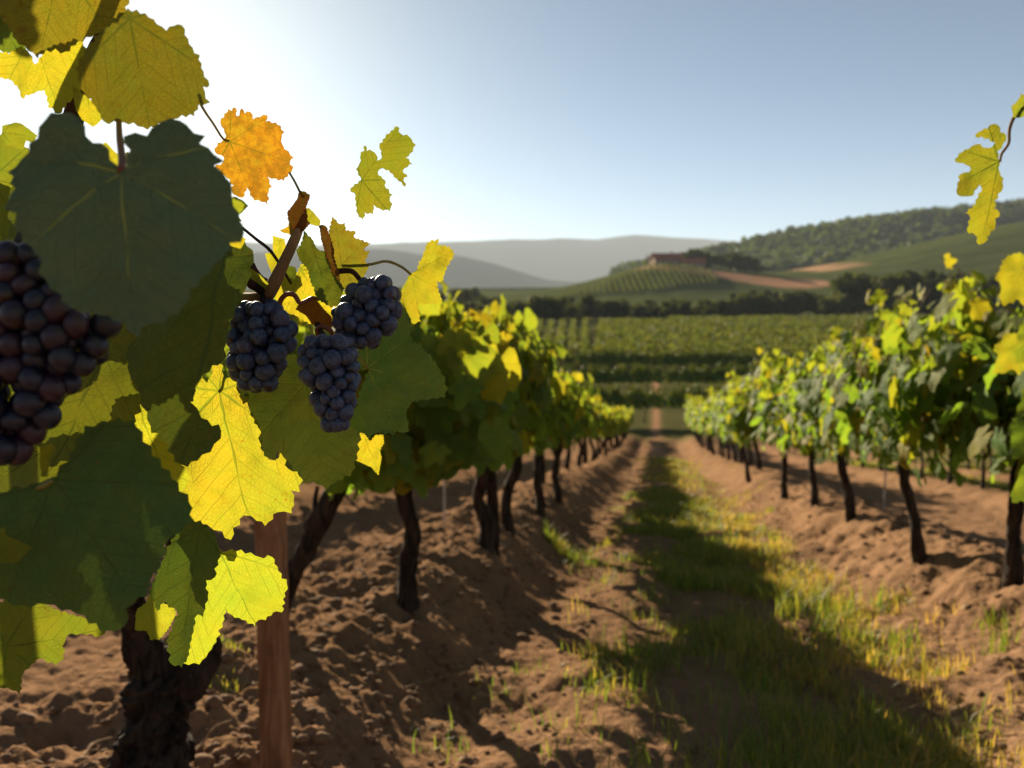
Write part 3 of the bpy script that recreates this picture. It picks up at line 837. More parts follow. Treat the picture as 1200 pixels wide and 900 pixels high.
def traced_leaf(pts, base, tip, depth, tilt, tint, parent, curl=.12, seed=0, name='leaf', res=30, wave=.05, thick_pet=True, fold=.10):
    """A leaf lying on a tilted, curled sheet of its own; outline given where the photograph shows it."""
    g = np.random.default_rng(seed+300)
    pts = np.array(pts, float); c = pts.mean(0)
    C0 = P(c[0], c[1], depth)
    n = -FWD*1.0
    tx, ty = R(tilt[0]), R(tilt[1])                       # lean about the right axis, then about the up axis
    n = n*math.cos(tx)*math.cos(ty)+UPV*math.sin(tx)+RGT*math.sin(ty)*math.cos(tx); n /= np.linalg.norm(n)
    def hit(p):
        v = ray(p[0], p[1]); t = np.dot(C0-CAM, n)/np.dot(v, n); return CAM+v*t
    e1 = RGT-n*np.dot(RGT, n); e1 /= np.linalg.norm(e1); e2 = np.cross(n, e1)
    to2 = lambda p: np.array((np.dot(hit(p)-C0, e1), np.dot(hit(p)-C0, e2)))
    O = np.array([to2(p) for p in pts]); b2 = to2(base); t2 = to2(tip)
    size = np.linalg.norm(O.max(0)-O.min(0)); L = np.linalg.norm(t2-b2)
    # finer, toothed edge
    E = []; ti = 0
    sgn = -1.0 if np.sum(O[:, 0]*np.roll(O[:, 1], -1)-np.roll(O[:, 0], -1)*O[:, 1]) < 0 else 1.0
    for i in range(len(O)):
        a, b_ = O[i], O[(i+1) % len(O)]; l = np.linalg.norm(b_-a); k = max(1, int(round(l/(size*.026))))
        nn = np.array((-(b_-a)[1], (b_-a)[0]))/(l+1e-9)
        for j in range(k):
            q = j/k
            ti = ti+1
            E.append(a*(1-q)+b_*q-nn*sgn*size*((.0075 if ti % 2 else -.0065)+g.normal(0, .003))*(1 if j else .4))
    E = np.array(E)
    # interior
    sp = size/res; mn, mx = E.min(0), E.max(0)
    gx, gy = np.meshgrid(np.arange(mn[0], mx[0], sp), np.arange(mn[1], mx[1], sp*.87)); gx[::2] += sp/2
    G = np.stack([gx.ravel(), gy.ravel()], 1)+g.normal(0, sp*.08, (gx.size, 2))
    A, B = E, np.roll(E, -1, 0)
    cr = np.zeros(len(G), bool)
    for a, b_ in zip(A, B):
        cnd = ((a[1] > G[:, 1]) != (b_[1] > G[:, 1]))
        xx = a[0]+(G[:, 1]-a[1])*(b_[0]-a[0])/(b_[1]-a[1]+1e-15)
        cr ^= cnd & (G[:, 0] < xx)
    dmin = np.min(np.linalg.norm(G[:, None]-E[None], axis=2), 1)
    G = G[cr & (dmin > sp*.45)]
    allp = [Vector(p) for p in np.vstack([E, G])]
    ne = len(E)
    res_ = delaunay_2d_cdt(allp, [(i, (i+1) % ne) for i in range(ne)], [list(range(ne))], 1, 1e-7)
    P2 = np.array([tuple(v) for v in res_[0]]); F = np.array([f for f in res_[2] if len(f) == 3])
    ax = (t2-b2)/L; sx = np.array((ax[1], -ax[0]))
    U = np.stack([(P2-b2)@sx, (P2-b2)@ax], 1)/L
    r = np.hypot(U[:, 0], U[:, 1]); th = np.arctan2(U[:, 0], U[:, 1])
    f = th/R(52); f = f-np.round(f)
    h = fold*r*np.abs(np.sin(f*R(52)))-curl*r**2+wave*r*r*np.sin(th*4+g.uniform(0, 6))+wave*.6*fbm(U[:, 0]*5+seed, U[:, 1]*5, 1.0, 3)
    h -= h.mean()
    if np.dot(n, n) < 0: pass
    V3 = C0+P2[:, :1]*e1+P2[:, 1:]*e2+(h*L)[:, None]*n
    # orient faces to n
    f0 = V3[F[0]]
    if np.dot(np.cross(f0[1]-f0[0], f0[2]-f0[0]), n) < 0: F = F[:, ::-1]
    T = np.zeros((len(V3), 4)); T[:] = (*tint, g.random())
    j0 = C0+b2[0]*e1+b2[1]*e2
    j0 = V3[np.argmin(np.linalg.norm(V3-j0, axis=1))]
    org = np.array(parent.location) if parent is not None else j0
    o = link(name, raw_mesh(name, V3-org, F, M_LEAF, U, T), parent, None if parent is not None else j0)
    o['_j'] = [float(v) for v in j0]
    return o, j0
def petiole(leaf, pts, rad=(.0013, .001), mat=None, name='petiole'):
    pw = smooth_path(pts, 40)
    org = np.array(leaf.parent.location) if leaf.parent else np.array(leaf.location)
    V, F = tube(pw-org, rad, 8)
    return link(name, raw_mesh(name, V, F, mat or M_PET), leaf)

fz = P(176, 912, 1.85); FV = empty('grape_vine', (fz[0], fz[1], gz(fz[0], fz[1])), 'big foreground vine with thick gnarled trunk and large dark and glowing yellow leaves', 'grapevine')
FORG = np.array(FV.location)
# trunk
path = [P(172, 960, 1.85), P(172, 905, 1.85), P(180, 860, 1.85), P(189, 820, 1.85), P(196, 785, 1.85), P(200, 762, 1.87)]
V, F = tube(smooth_path([p-FORG for p in path], 110), [.072, .064, .056, .050, .054, .058, .050, .03], 96, .55, 14, 2.2, 1.6)
link('trunk', raw_mesh('trunk', V, F, M_BARK), FV)
for pp, rr in (([P(186, 800, 1.84), P(168, 765, 1.80), P(160, 735, 1.78), P(150, 690, 1.7), P(140, 600, 1.5)], [.042, .034, .026, .022, .018]),
               ([P(200, 800, 1.84), P(224, 782, 1.83), P(238, 762, 1.83), P(236, 735, 1.80), P(226, 690, 1.7), P(186, 560, 1.4), P(160, 430, 1.1), P(205, 370, .92), P(252, 348, .83)], [.044, .04, .03, .024, .02, .017, .014, .011, .0085])):
    V, F = tube(smooth_path([p-FORG for p in pp], 70), rr, 30, .34, 8, rr[0]*99, 1.2)
    link('cordon_arm', raw_mesh('cordon_arm', V, F, M_BARK), FV)
# canes
def cane(pp, rr, mat=M_CANE, rough=.1, n=40):
    V, F = tube(smooth_path([np.asarray(p)-FORG for p in pp], n), rr, 14, rough, 10, pp[0][0]*7, .5)
    return link('cane', raw_mesh('cane', V, F, mat), FV)
cane([P(252, 348, .83), P(282, 352, .79), P(306, 350, .765), P(318, 338, .755), P(330, 313, .752), P(347, 277, .75), P(356, 250, .75)], [.0085, .0072, .0062, .0058, .0048, .0044, .003])
cane([P(318, 342, .757), P(300, 325, .77), P(284, 300, .79), P(262, 275, .82), P(235, 250, .85)], [.0055, .0052, .005, .005, .004], M_DARKCANE, .25)
cane([P(314, 344, .757), P(298, 336, .75), P(288, 328, .74), P(278, 318, .76)], [.004, .003, .003, .002], M_DARKCANE, .25)
cane([P(140, 600, 1.5), P(100, 480, 1.1), P(60, 300, .85), P(90, 120, .72), P(130, 20, .66), P(160, -60, .64)], [.018, .012, .009, .007, .005, .004], M_DARKCANE, .2)

TL = []
def L(pts, base, tip, depth, tilt, tint, curl=.12, pet=None, prad=(.0013, .001), pmat=None, fold=.15, wave=.075, parent=None, label=None, res=30):
    o, j = traced_leaf(pts, base, tip, depth, tilt, tint, FV if parent is None else parent, curl, len(TL)*7+3, fold=fold, wave=wave, res=res)
    TL.append(o)
    if label: o['label'] = label
    if pet:
        pp = [j]+[P(*q) for q in pet]; petiole(o, pp, prad, pmat)
    return o
# the big leaves at the top left
L(ID([(89, 80), (95, 104), (108, 121), (117, 134), (121, 143), (139, 145), (156, 145), (173, 153), (186, 145), (204, 140), (213, 135), (227, 136), (232, 123), (240, 123), (246, 120), (240, 108), (238, 102), (246, 100), (238, 84), (234, 65), (225, 56), (217, 41), (213, 29), (204, 30), (195, 36), (184, 28), (170, 16), (150, 10), (136, 20), (118, 36), (103, 55)]),
  (152, 22), (176, 152), .53, (-18, 22), (.66, .30, .62), .10, label='olive leaf with yellow edge below the sun')
L(ID([(-20, -30), (-6, 10), (12, 35), (20, 48), (38, 62), (43, 68), (52, 58), (75, 60), (90, 48), (120, 35), (146, 20), (156, -4), (150, -30), (120, -50), (40, -60)]), (70, -40), (45, 68), .56, (-10, 10), (.7, .35, .45), .1)
L(ID([(-15, 62), (0, 61), (11, 63), (26, 54), (36, 63), (43, 76), (53, 58), (74, 50), (95, 44), (104, 70), (96, 90), (94, 102), (82, 119), (69, 133), (58, 126), (53, 106), (26, 115), (22, 104), (10, 93), (0, 91), (-15, 85)]), (40, 40), (68, 132), .60, (-12, -8), (.8, .05, .0), .08)
L(ID([(85, 100), (100, 112), (117, 126), (120, 138), (108, 148), (96, 140), (90, 130)]), (100, 95), (108, 148), .60, (0, 12), (.75, 0, .05))
L(ID([(3, 148), (18, 143), (25, 145), (43, 158), (38, 167), (30, 164), (27, 175), (8, 170), (2, 160)]), (3, 155), (42, 160), .66, (5, 15), (.5, 0, .25))
D = [(143, 200), (150, 195), (147, 162), (172, 160), (179, 152), (190, 144), (212, 141), (218, 147), (228, 155), (239, 157), (234, 167), (250, 177), (261, 185), (251, 192), (265, 207), (272, 220), (269, 227), (277, 245), (282, 260), (285, 270), (270, 282), (264, 296), (250, 312), (238, 330), (222, 352), (208, 368), (190, 376), (170, 376), (160, 389), (152, 387), (140, 374), (127, 367), (110, 362), (92, 360), (78, 357), (68, 343), (50, 327), (41, 295), (26, 282), (19, 268), (22, 255), (9, 248), (18, 222), (4, 197), (22, 182), (42, 160), (55, 142), (72, 135), (95, 140), (102, 160), (110, 169), (120, 169), (130, 187), (139, 199)]
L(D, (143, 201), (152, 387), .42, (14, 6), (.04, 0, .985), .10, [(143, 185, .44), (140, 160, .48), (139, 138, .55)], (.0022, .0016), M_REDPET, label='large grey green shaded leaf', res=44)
L(ID([(116, 168), (124, 166), (134, 177), (141, 184), (142, 200), (133, 196), (124, 182)]), (141, 200), (118, 168), .51, (0, 10), (.7, 0, .0))
# olive leaves beside it
L(ID([(165, 385), (200, 360), (240, 320), (262, 292), (285, 280), (296, 300), (292, 330), (275, 370), (262, 400), (258, 425), (247, 428), (232, 445), (221, 470), (228, 488), (250, 504), (243, 520), (231, 533), (215, 547), (203, 540), (192, 515), (180, 500), (172, 460), (160, 440), (150, 410)]), (262, 300), (208, 545), .62, (6, -14), (.32, .05, .80), .06, label='dim olive leaf hanging behind the large grey green leaf')
L(Z7([(430, 170), (440, 110), (470, 95), (490, 110), (490, 180), (545, 155), (555, 235), (600, 240), (605, 300), (640, 350), (655, 400), (650, 460), (675, 500), (715, 530), (740, 495), (770, 510), (790, 560), (820, 570), (825, 665), (790, 660), (795, 710), (780, 770), (720, 760), (700, 790), (665, 825), (630, 800), (575, 770), (565, 805), (540, 820), (530, 870), (490, 835), (440, 795), (395, 805), (360, 760), (345, 700), (330, 650), (285, 610), (310, 560), (350, 520), (330, 440), (340, 380), (370, 340), (385, 315), (330, 285), (370, 240), (360, 190), (390, 150), (420, 180)]),
  Z7([(467, 222)])[0], Z7([(610, 820)])[0], .775, (-20, -10), (.62, .30, .0), .05, [(258, 440, .78), (258, 415, .80), (262, 392, .82)], label='glowing yellow leaf with brown specks beneath the grapes', res=44)
L(ID([(135, 452), (152, 446), (168, 448), (172, 480), (196, 500), (222, 560), (212, 590), (190, 585), (165, 560), (140, 520), (128, 480)]), (150, 448), (205, 585), .67, (-10, 0), (.6, .05, 0.0), .06)
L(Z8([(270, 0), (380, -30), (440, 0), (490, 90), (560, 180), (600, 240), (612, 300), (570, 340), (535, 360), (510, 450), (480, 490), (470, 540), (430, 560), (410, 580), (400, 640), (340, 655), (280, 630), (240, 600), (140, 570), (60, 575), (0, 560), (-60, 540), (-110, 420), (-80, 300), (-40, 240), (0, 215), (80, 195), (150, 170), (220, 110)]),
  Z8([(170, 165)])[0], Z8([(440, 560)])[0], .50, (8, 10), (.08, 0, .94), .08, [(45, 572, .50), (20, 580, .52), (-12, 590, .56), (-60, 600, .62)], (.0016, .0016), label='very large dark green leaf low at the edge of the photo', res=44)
L(Z8([(-60, 590), (40, 545), (90, 560), (140, 560), (240, 595), (310, 630), (345, 660), (310, 685), (240, 670), (215, 665), (205, 690), (205, 740), (180, 760), (130, 740), (100, 760), (75, 790), (60, 860), (20, 840), (-30, 830)]), Z8([(20, 700)])[0], Z8([(340, 660)])[0], .60, (-10, 8), (.42, .06, .40), .05)
L(Z8([(-60, 330), (15, 322), (20, 350), (60, 372), (90, 392), (60, 430), (0, 437), (-60, 420)]), Z8([(-50, 340)])[0], Z8([(88, 392)])[0], .47, (-6, 0), (.5, 0, .1))
L(Z8([(130, 65), (160, 55), (172, 68), (160, 100), (152, 160), (132, 160), (128, 110)]), Z8([(142, 160)])[0], Z8([(165, 58)])[0], .485, (0, 0), (.7, .1, 0), .1)
L(Z8([(705, 395), (740, 392), (800, 405), (830, 420), (870, 415), (890, 460), (920, 500), (910, 540), (900, 600), (880, 600), (845, 640), (820, 640), (810, 665), (770, 630), (740, 610), (722, 585), (715, 620), (690, 690), (660, 730), (640, 750), (590, 745), (560, 700), (580, 620), (630, 540), (660, 480), (690, 430)]), Z8([(705, 400)])[0], Z8([(815, 660)])[0], .79, (-22, 8), (.48, .0, .0), .06, [(245, 632, .80), (236, 620, .82), (228, 600, .86)], label='bright lime leaf overlapping the wooden post', res=40)
L(Z8([(490, 500), (530, 420), (560, 350), (600, 310), (640, 300), (690, 340), (705, 400), (695, 480), (665, 490), (670, 540), (655, 605), (630, 600), (615, 680), (600, 730), (570, 775), (530, 765), (520, 690), (545, 640), (560, 590), (520, 560), (500, 590), (480, 525)]), Z8([(640, 320)])[0], Z8([(560, 770)])[0], .70, (4, -10), (.2, .05, .72), .06)  # dark leaf standing in for the shaded part of the lime leaf
L(Z8([(485, 520), (510, 570), (525, 560), (565, 590), (545, 640), (500, 690), (470, 695), (465, 660), (430, 650), (440, 580), (465, 565)]), Z8([(485, 530)])[0], Z8([(480, 690)])[0], .80, (-15, -6), (.6, .1, 0), .05)
L(ID([(70, 380), (110, 345), (150, 350), (182, 395), (190, 440), (168, 470), (150, 505), (118, 500), (96, 530), (60, 548), (40, 510), (66, 460)]), (150, 352), (62, 545), .64, (4, 8), (.5, .06, .66), .06)
L(ID([(-60, 480), (0, 470), (50, 500), (110, 495), (128, 530), (100, 570), (60, 590), (10, 600), (-60, 600)]), (100, 500), (-50, 590), .66, (0, -8), (.5, .06, .62), .06)
# around the grapes
L(Z5([(150, 450), (170, 500), (200, 480), (210, 540), (230, 610), (262, 650), (262, 740), (300, 790), (330, 800), (345, 755), (370, 780), (390, 840), (430, 850), (470, 900), (520, 905), (560, 935), (600, 900), (640, 885), (690, 850), (715, 790), (730, 680), (690, 640), (610, 560), (560, 430), (480, 330), (400, 300), (340, 330), (250, 380), (180, 420)]), Z5([(470, 440)])[0], Z5([(560, 930)])[0], .768, (10, 4), (.36, .06, .86), .05, label='broad olive leaf behind the lowest grape bunch', res=40)
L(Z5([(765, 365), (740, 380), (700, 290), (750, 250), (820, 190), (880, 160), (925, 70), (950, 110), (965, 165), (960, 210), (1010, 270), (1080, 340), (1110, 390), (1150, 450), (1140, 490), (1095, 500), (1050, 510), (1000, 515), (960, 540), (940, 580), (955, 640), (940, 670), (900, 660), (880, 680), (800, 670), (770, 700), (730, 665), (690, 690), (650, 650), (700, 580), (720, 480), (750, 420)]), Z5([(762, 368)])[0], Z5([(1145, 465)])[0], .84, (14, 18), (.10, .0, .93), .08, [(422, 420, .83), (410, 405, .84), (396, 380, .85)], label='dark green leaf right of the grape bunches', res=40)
L(Z5([(730, 650), (775, 710), (800, 680), (835, 680), (840, 720), (820, 750), (830, 780), (815, 865), (780, 830), (740, 810), (705, 800), (700, 720)]), Z5([(735, 655)])[0], Z5([(815, 860)])[0], .88, (-12, 0), (.8, .14, 0), .05)
L(Z3([(215, 340), (215, 290), (180, 220), (190, 190), (240, 115), (265, 125), (295, 100), (305, 170), (320, 160), (340, 105), (365, 145), (415, 140), (425, 190), (480, 170), (540, 165), (525, 205), (600, 220), (635, 245), (665, 290), (640, 330), (650, 390), (690, 430), (730, 475), (700, 500), (720, 570), (695, 600), (660, 655), (600, 640), (540, 625), (570, 700), (550, 740), (545, 840), (490, 815), (420, 780), (395, 720), (380, 705), (365, 740), (350, 785), (300, 770), (260, 730), (275, 690), (230, 630), (135, 550), (200, 520), (210, 480), (140, 440), (160, 370), (200, 352)]),
  Z3([(252, 360)])[0], Z3([(730, 520)])[0], .73, (-8, 8), (.95, .62, .1), .06, [(261, 162, .725), (250, 145, .70), (241, 132, .66), (235, 121, .62), (228, 100, .60)], (.0009, .0011), label='orange and gold autumn leaf against the sky', res=44)
L(Z4([(470, 200), (500, 240), (530, 290), (560, 300), (600, 400), (650, 470), (620, 550), (590, 562), (540, 520), (510, 450), (480, 380), (440, 340), (425, 290), (450, 270)]), Z4([(475, 205)])[0], Z4([(600, 560)])[0], .74, (-4, -30), (.38, .05, .6), .06)
L(Z4([(600, 135), (630, 170), (655, 165), (660, 200), (705, 205), (700, 235), (780, 260), (740, 290), (775, 300), (750, 340), (770, 370), (740, 420), (700, 460), (650, 480), (620, 400), (590, 320), (580, 200)]), Z4([(640, 360)])[0], Z4([(610, 140)])[0], .75, (-6, 14), (.6, .46, .4), .08, wave=.09)
L(Z4([(525, 185), (545, 178), (562, 190), (582, 235), (605, 310), (640, 400), (660, 470), (610, 430), (560, 330)]), Z4([(525, 185)])[0], Z4([(655, 465)])[0], .742, (10, 40), (.5, .95, .7), .2)
L(Z4([(430, 22), (460, 25), (478, 40), (480, 60), (465, 100), (478, 140), (490, 170), (470, 200), (430, 212), (412, 190), (405, 160), (390, 110), (420, 60)]), Z4([(455, 30)])[0], Z4([(440, 210)])[0], .742, (5, 35), (.5, .98, .75), .5, wave=.16, label='dried brown curled leaf at the shoot tip')
L(Z4([(462, 100), (490, 95), (520, 125), (540, 155), (530, 180), (495, 172), (462, 140)]), Z4([(465, 105)])[0], Z4([(535, 175)])[0], .745, (0, -20), (.6, .2, .1), .2)
L(Z4([(348, 198), (380, 188), (402, 168), (415, 205), (400, 218), (370, 212)]), Z4([(412, 200)])[0], Z4([(350, 200)])[0], .738, (0, 10), (.9, .45, 0), .2)
L(Z4([(320, 225), (375, 240), (385, 290), (350, 330), (340, 380), (310, 400), (288, 350), (280, 310), (320, 300)]), Z4([(380, 250)])[0], Z4([(290, 350)])[0], .80, (-8, 0), (.7, .05, 0))
L(Z4([(330, 520), (340, 460), (360, 410), (420, 430), (450, 360), (480, 345), (510, 420), (540, 480), (590, 540), (640, 560), (660, 600), (600, 640), (500, 640), (430, 600), (360, 580)]), Z4([(450, 380)])[0], Z4([(600, 620)])[0], .82, (-8, 0), (.78, .12, 0))
L(Z4([(172, 372), (200, 366), (260, 410), (300, 450), (290, 478), (240, 442), (200, 410)]), Z4([(292, 470)])[0], Z4([(174, 370)])[0], .745, (0, 0), (.7, .05, 0))
L(Z4([(335, 400), (380, 360), (420, 370), (440, 420), (400, 470), (360, 480)]), Z4([(340, 470)])[0], Z4([(430, 370)])[0], .84, (0, 0), (.3, 0, .6))
L(Z4([(470, 530), (520, 520), (560, 570), (595, 605), (600, 650), (545, 662), (500, 640), (475, 600), (425, 570), (440, 545)]), Z4([(515, 525)])[0], Z4([(590, 650)])[0], .752, (-6, 10), (.4, .98, .15), .2, wave=.12, label='small rust red leaf among the grape bunches')
L(Z4([(965, 398), (990, 390), (1005, 360), (1020, 330), (1040, 255), (1090, 240), (1085, 270), (1140, 275), (1170, 310), (1140, 380), (1110, 440), (1085, 440), (1095, 500), (1105, 545), (1030, 545), (1000, 550), (1010, 625), (975, 640), (950, 580), (910, 510), (940, 450)]), Z4([(968, 402)])[0], Z4([(1150, 300)])[0], .77, (-8, -25), (.74, .16, 0), .1, [Z4([(920, 370)])[0]+(.768,), Z4([(850, 345)])[0]+(.762,), Z4([(770, 360)])[0]+(.756,), Z4([(640, 362)])[0]+(.752,)], (.0011, .0013), label='yellow leaf on a long curved stalk above the row', wave=.07)
L(Z4([(90, 60), (110, 50), (140, 40), (180, 60), (205, 85), (175, 115), (150, 130), (172, 152), (140, 162), (105, 110)]), Z4([(95, 70)])[0], Z4([(200, 85)])[0], .56, (0, 0), (.45, 0, 0.1))
L(Z4([(70, 215), (95, 235), (130, 205), (165, 220), (192, 240), (165, 285), (130, 275), (90, 265)]), Z4([(75, 230)])[0], Z4([(190, 240)])[0], .58, (0, 0), (.8, .1, 0))
# slender stalks
cane([P(284, 267, .66), P(300, 280, .70), P(316, 293, .74), P(328, 310, .78), P(341, 332, .81)], [.0011, .0014, .0012], M_DARKCANE, .05, 24)
cane([P(339, 202, .735), P(346, 214, .74), P(352, 226, .742), P(355, 230, .742)], [.0009, .0011], M_PET, 0, 16)
for pp in ([(327, 364, .742), (329, 352, .74), (336, 345, .738), (345, 346, .738), (351, 355, .74), (358, 353, .742), (366, 349, .745), (374, 351, .75)],
           [(374, 396, .745), (372, 386, .735), (379, 383, .732), (388, 388, .735), (390, 396, .74), (386, 402, .745)]):
    o = cane([P(*q) for q in pp], [.0022, .002, .0018, .0014], M_REDPET, .1, 40); o.name = 'tendril'
# unseen leaves added deeper in the canopy to shade the big ones
for i in range(34):
    if i < 14: px, py, dd = random.uniform(-110, 60), random.uniform(-180, -30), random.uniform(.68, .95)
    elif i < 28: px, py, dd = random.uniform(-90, 120), random.uniform(170, 640), random.uniform(.72, 1.15)
    else: px, py, dd = random.uniform(130, 225), random.uniform(215, 380), random.uniform(.70, .9)
    o2, th = leaf_outline(60, random.uniform(.35, .55), 1.0, 200+i)
    a = random.uniform(-.6, .6)+math.pi; s = random.uniform(.062, .082)/dd*FPX
    if i >= 28: s *= .75
    pts = [(px+s*(u*math.cos(a)-v*math.sin(a)), py-s*(u*math.sin(a)+v*math.cos(a))) for u, v in o2]
    if i < 14: pts = [(min(p_[0], 205), min(p_[1], 132)) for p_ in pts]
    L(pts, (px, py), (px+s*(-math.sin(a)), py-s*math.cos(a)), dd, (random.uniform(-25, 25), random.uniform(-25, 25)), (random.uniform(.1, .6), .05, random.uniform(.3, .7)), res=16)

# ------------------------------------------------------------------ grapes
def sphere_mesh(nm, seed, seg=28, rin=18, mat=None):
    V = []; F4 = []
    for i in range(rin+1):
        ph = math.pi*i/rin
        for j in range(seg):
            a = 2*math.pi*j/seg; V.append((math.sin(ph)*math.cos(a), math.sin(ph)*math.sin(a), math.cos(ph)))
    V = np.array(V)
    V *= (1+.025*fbm(V[:, 0]*1.2+seed, V[:, 1]*1.2, V[:, 2]*1.2, 2))[:, None]
    V[:, 2] *= 1.05
    i, j = np.meshgrid(np.arange(rin), np.arange(seg), indexing='ij')
    F = np.stack([i*seg+j, (i+1)*seg+j, (i+1)*seg+(j+1) % seg, i*seg+(j+1) % seg], -1).reshape(-1, 4)
    return raw_mesh(nm, V, F, mat or M_GRAPE)
GM = [sphere_mesh('grape', i*3.7) for i in range(4)]
GM2 = [sphere_mesh('grape', i*3.7, mat=M_GRAPE2) for i in range(4)]
def bunch(label, depth, rows, rad_px, n, stem, seed, thick=.75, gm=None):
    """rows: list of (y, x_left, x_right) of the bunch's outline in the photograph"""
    g = np.random.default_rng(seed)
    k = depth/FPX; rb = rad_px*k
    ysr = [q[0] for q in rows]
    top = P(stem[-1][0], stem[-1][1], depth); root = empty('grape_bunch', top, label, 'grape bunch', 'dark grape bunches of the foreground vine')
    yy = np.linspace(ysr[0], ysr[-1], 60); xl = np.interp(yy, ysr, [q[1] for q in rows]); xr = np.interp(yy, ysr, [q[2] for q in rows])
    wts = (xr-xl)**1.5; wts /= wts.sum()
    def confine(p):
        p[:, 1] = np.clip(p[:, 1], ysr[0]+rad_px*.8, ysr[-1]-rad_px*.9)
        a = np.interp(p[:, 1], ysr, [q[1] for q in rows])+rad_px*.85; b = np.interp(p[:, 1], ysr, [q[2] for q in rows])-rad_px*.85
        c = (a+b)/2; h = np.maximum((b-a)/2, .5)
        u = (p[:, 0]-c)/h; v = p[:, 2]/(h*thick); q = np.maximum(np.hypot(u, v), 1e-6)
        s = np.minimum(1, 1/q); p[:, 0] = c+u*s*h; p[:, 2] = v*s*h*thick
        return p
    iy = g.choice(60, n, p=wts)
    p = np.stack([g.uniform(xl[iy], xr[iy]), yy[iy]+g.normal(0, 2, n), g.normal(0, 12, n)], 1)
    rr = rad_px*g.uniform(.70, 1.14, n)
    for it in range(160):
        dlt = p[:, None]-p[None]; dist = np.linalg.norm(dlt, axis=2)+np.eye(n)*1e3
        mind = (rr[:, None]+rr[None])*.88
        ov = np.clip(mind-dist, 0, None)
        p = p+np.einsum('ij,ijk->ik', ov/(dist+1e-6), dlt)*.28
        p = confine(p)
    for i in range(n):
        c = P(p[i, 0], p[i, 1], depth+p[i, 2]*k)
        o = link('grape', (gm or GM)[g.integers(0, 4)], root, c-top)
        s = rr[i]*k*g.uniform(.97, 1.03); o.scale = (s*g.uniform(.94, 1.04), s*g.uniform(.94, 1.04), s*g.uniform(.96, 1.10))
        o.rotation_euler = (g.normal(0, .6), g.normal(0, .6), g.uniform(0, 6.3))
    sp = [P(q[0], q[1], q[2])-top for q in stem]
    mid = [P((xl[j]+xr[j])/2, yy[j], depth)-top for j in (10, 25, 45, 56)]
    V, F = tube(smooth_path(sp+mid, 40), [.0024, .002, .0016, .001], 10, .15, 8, seed)
    link('stem', raw_mesh('stem', V, F, M_DARKCANE), root)
    return root
bunch('dusky blue grape bunch hanging under the cane beside the glowing yellow leaf', .745, [(354, 282, 318), (368, 268, 345), (390, 262, 350), (412, 261, 344), (432, 266, 334), (446, 274, 326), (458, 292, 316)], 10.6, 58, [(310, 342, .757), (308, 350, .75), (306, 360, .745)], 5)
bunch('lowest of the blue grape bunches in focus, long and pointed with reddish tip', .70, [(394, 358, 408), (405, 350, 418), (425, 347, 424), (445, 350, 423), (465, 360, 420), (485, 370, 416), (496, 376, 412), (506, 382, 404)], 9.8, 62, [(372, 380, .745), (376, 388, .73), (382, 398, .70)], 6)
bunch('upper right blue grape bunch against the pale distant hills', .755, [(324, 428, 462), (338, 410, 468), (352, 396, 471), (368, 386, 470), (384, 388, 464), (396, 398, 450), (408, 412, 432)], 9.8, 46, [(392, 318, .75), (412, 318, .75), (424, 330, .755)], 7)
bunch('deeply shaded purple grape bunch close to the camera at the edge of the photo', .47, [(285, -20, 40), (310, -36, 70), (345, -40, 100), (375, -40, 138), (400, -40, 142), (425, -40, 128), (450, -40, 96), (480, -40, 72), (510, -36, 56), (542, -30, 26)], 15.8, 99, [(40, 240, .62), (30, 265, .56), (20, 290, .47)], 8, .42, GM2)

# ------------------------------------------------------------------ leaf in the air, shoot on the right
L(ZS([(170, 510), (125, 420), (165, 345), (160, 300), (205, 215), (215, 265), (265, 265), (295, 295), (300, 345), (335, 335), (335, 290), (318, 225), (350, 170), (420, 95), (470, 55), (500, 120), (570, 145), (625, 215), (580, 290), (545, 320), (605, 375), (520, 430), (565, 480), (530, 490), (540, 570), (470, 500), (400, 430), (330, 415), (305, 450), (350, 500), (380, 535), (365, 555), (430, 635), (405, 665), (425, 710), (410, 770), (325, 755), (275, 720), (270, 800), (200, 785), (180, 860), (140, 800), (120, 720), (110, 620), (75, 610), (100, 565)]),
  ZS([(172, 512)])[0], ZS([(480, 70)])[0], .74, (-10, 14), (.50, .12, .35), .05, parent=False if False else None)
fl = TL.pop()
w0 = Vector(fl['_j']); fl.parent = None
for v in fl.data.vertices: v.co = v.co+Vector(FORG)-w0
fl.location = w0; fl.name = 'vine_leaf'
tag(fl, 'yellow green lobed leaf floating alone against the bright sky', 'leaf')

rv = W(2.55, 2.75); RV = empty('grape_vine', (rv[0], rv[1], gz(*rv)), 'near vine mostly out of the photo, its shoots and a lobed leaf hanging in', 'grapevine')
ro = np.array(RV.location)
V, F = tube(smooth_path([np.array((0, 0, -.1)), np.array((.02, .02, .3)), np.array((-.03, 0, .75))], 40), [.06, .045, .05], 16, .3, 12, 9, 2)
link('trunk', raw_mesh('trunk', V, F, M_BARK), RV)
FORG_save = FORG
FORG = ro; FVs = FV; FV = RV
AA = [(305, 440), (305, 480), (325, 510), (325, 560), (300, 590), (280, 660), (310, 685), (290, 710), (290, 750), (250, 800), (245, 825), (205, 840), (185, 790), (140, 780), (155, 700), (125, 690), (165, 665), (195, 610), (216, 560), (206, 546), (188, 565), (168, 605), (125, 605), (90, 590), (95, 550), (110, 485), (150, 478), (163, 462), (140, 442), (80, 425), (100, 385), (150, 360), (190, 340), (240, 360), (272, 352), (280, 333), (250, 312), (180, 300), (215, 270), (245, 260), (270, 235), (300, 245), (310, 280), (340, 300), (322, 340), (298, 375), (300, 410)]
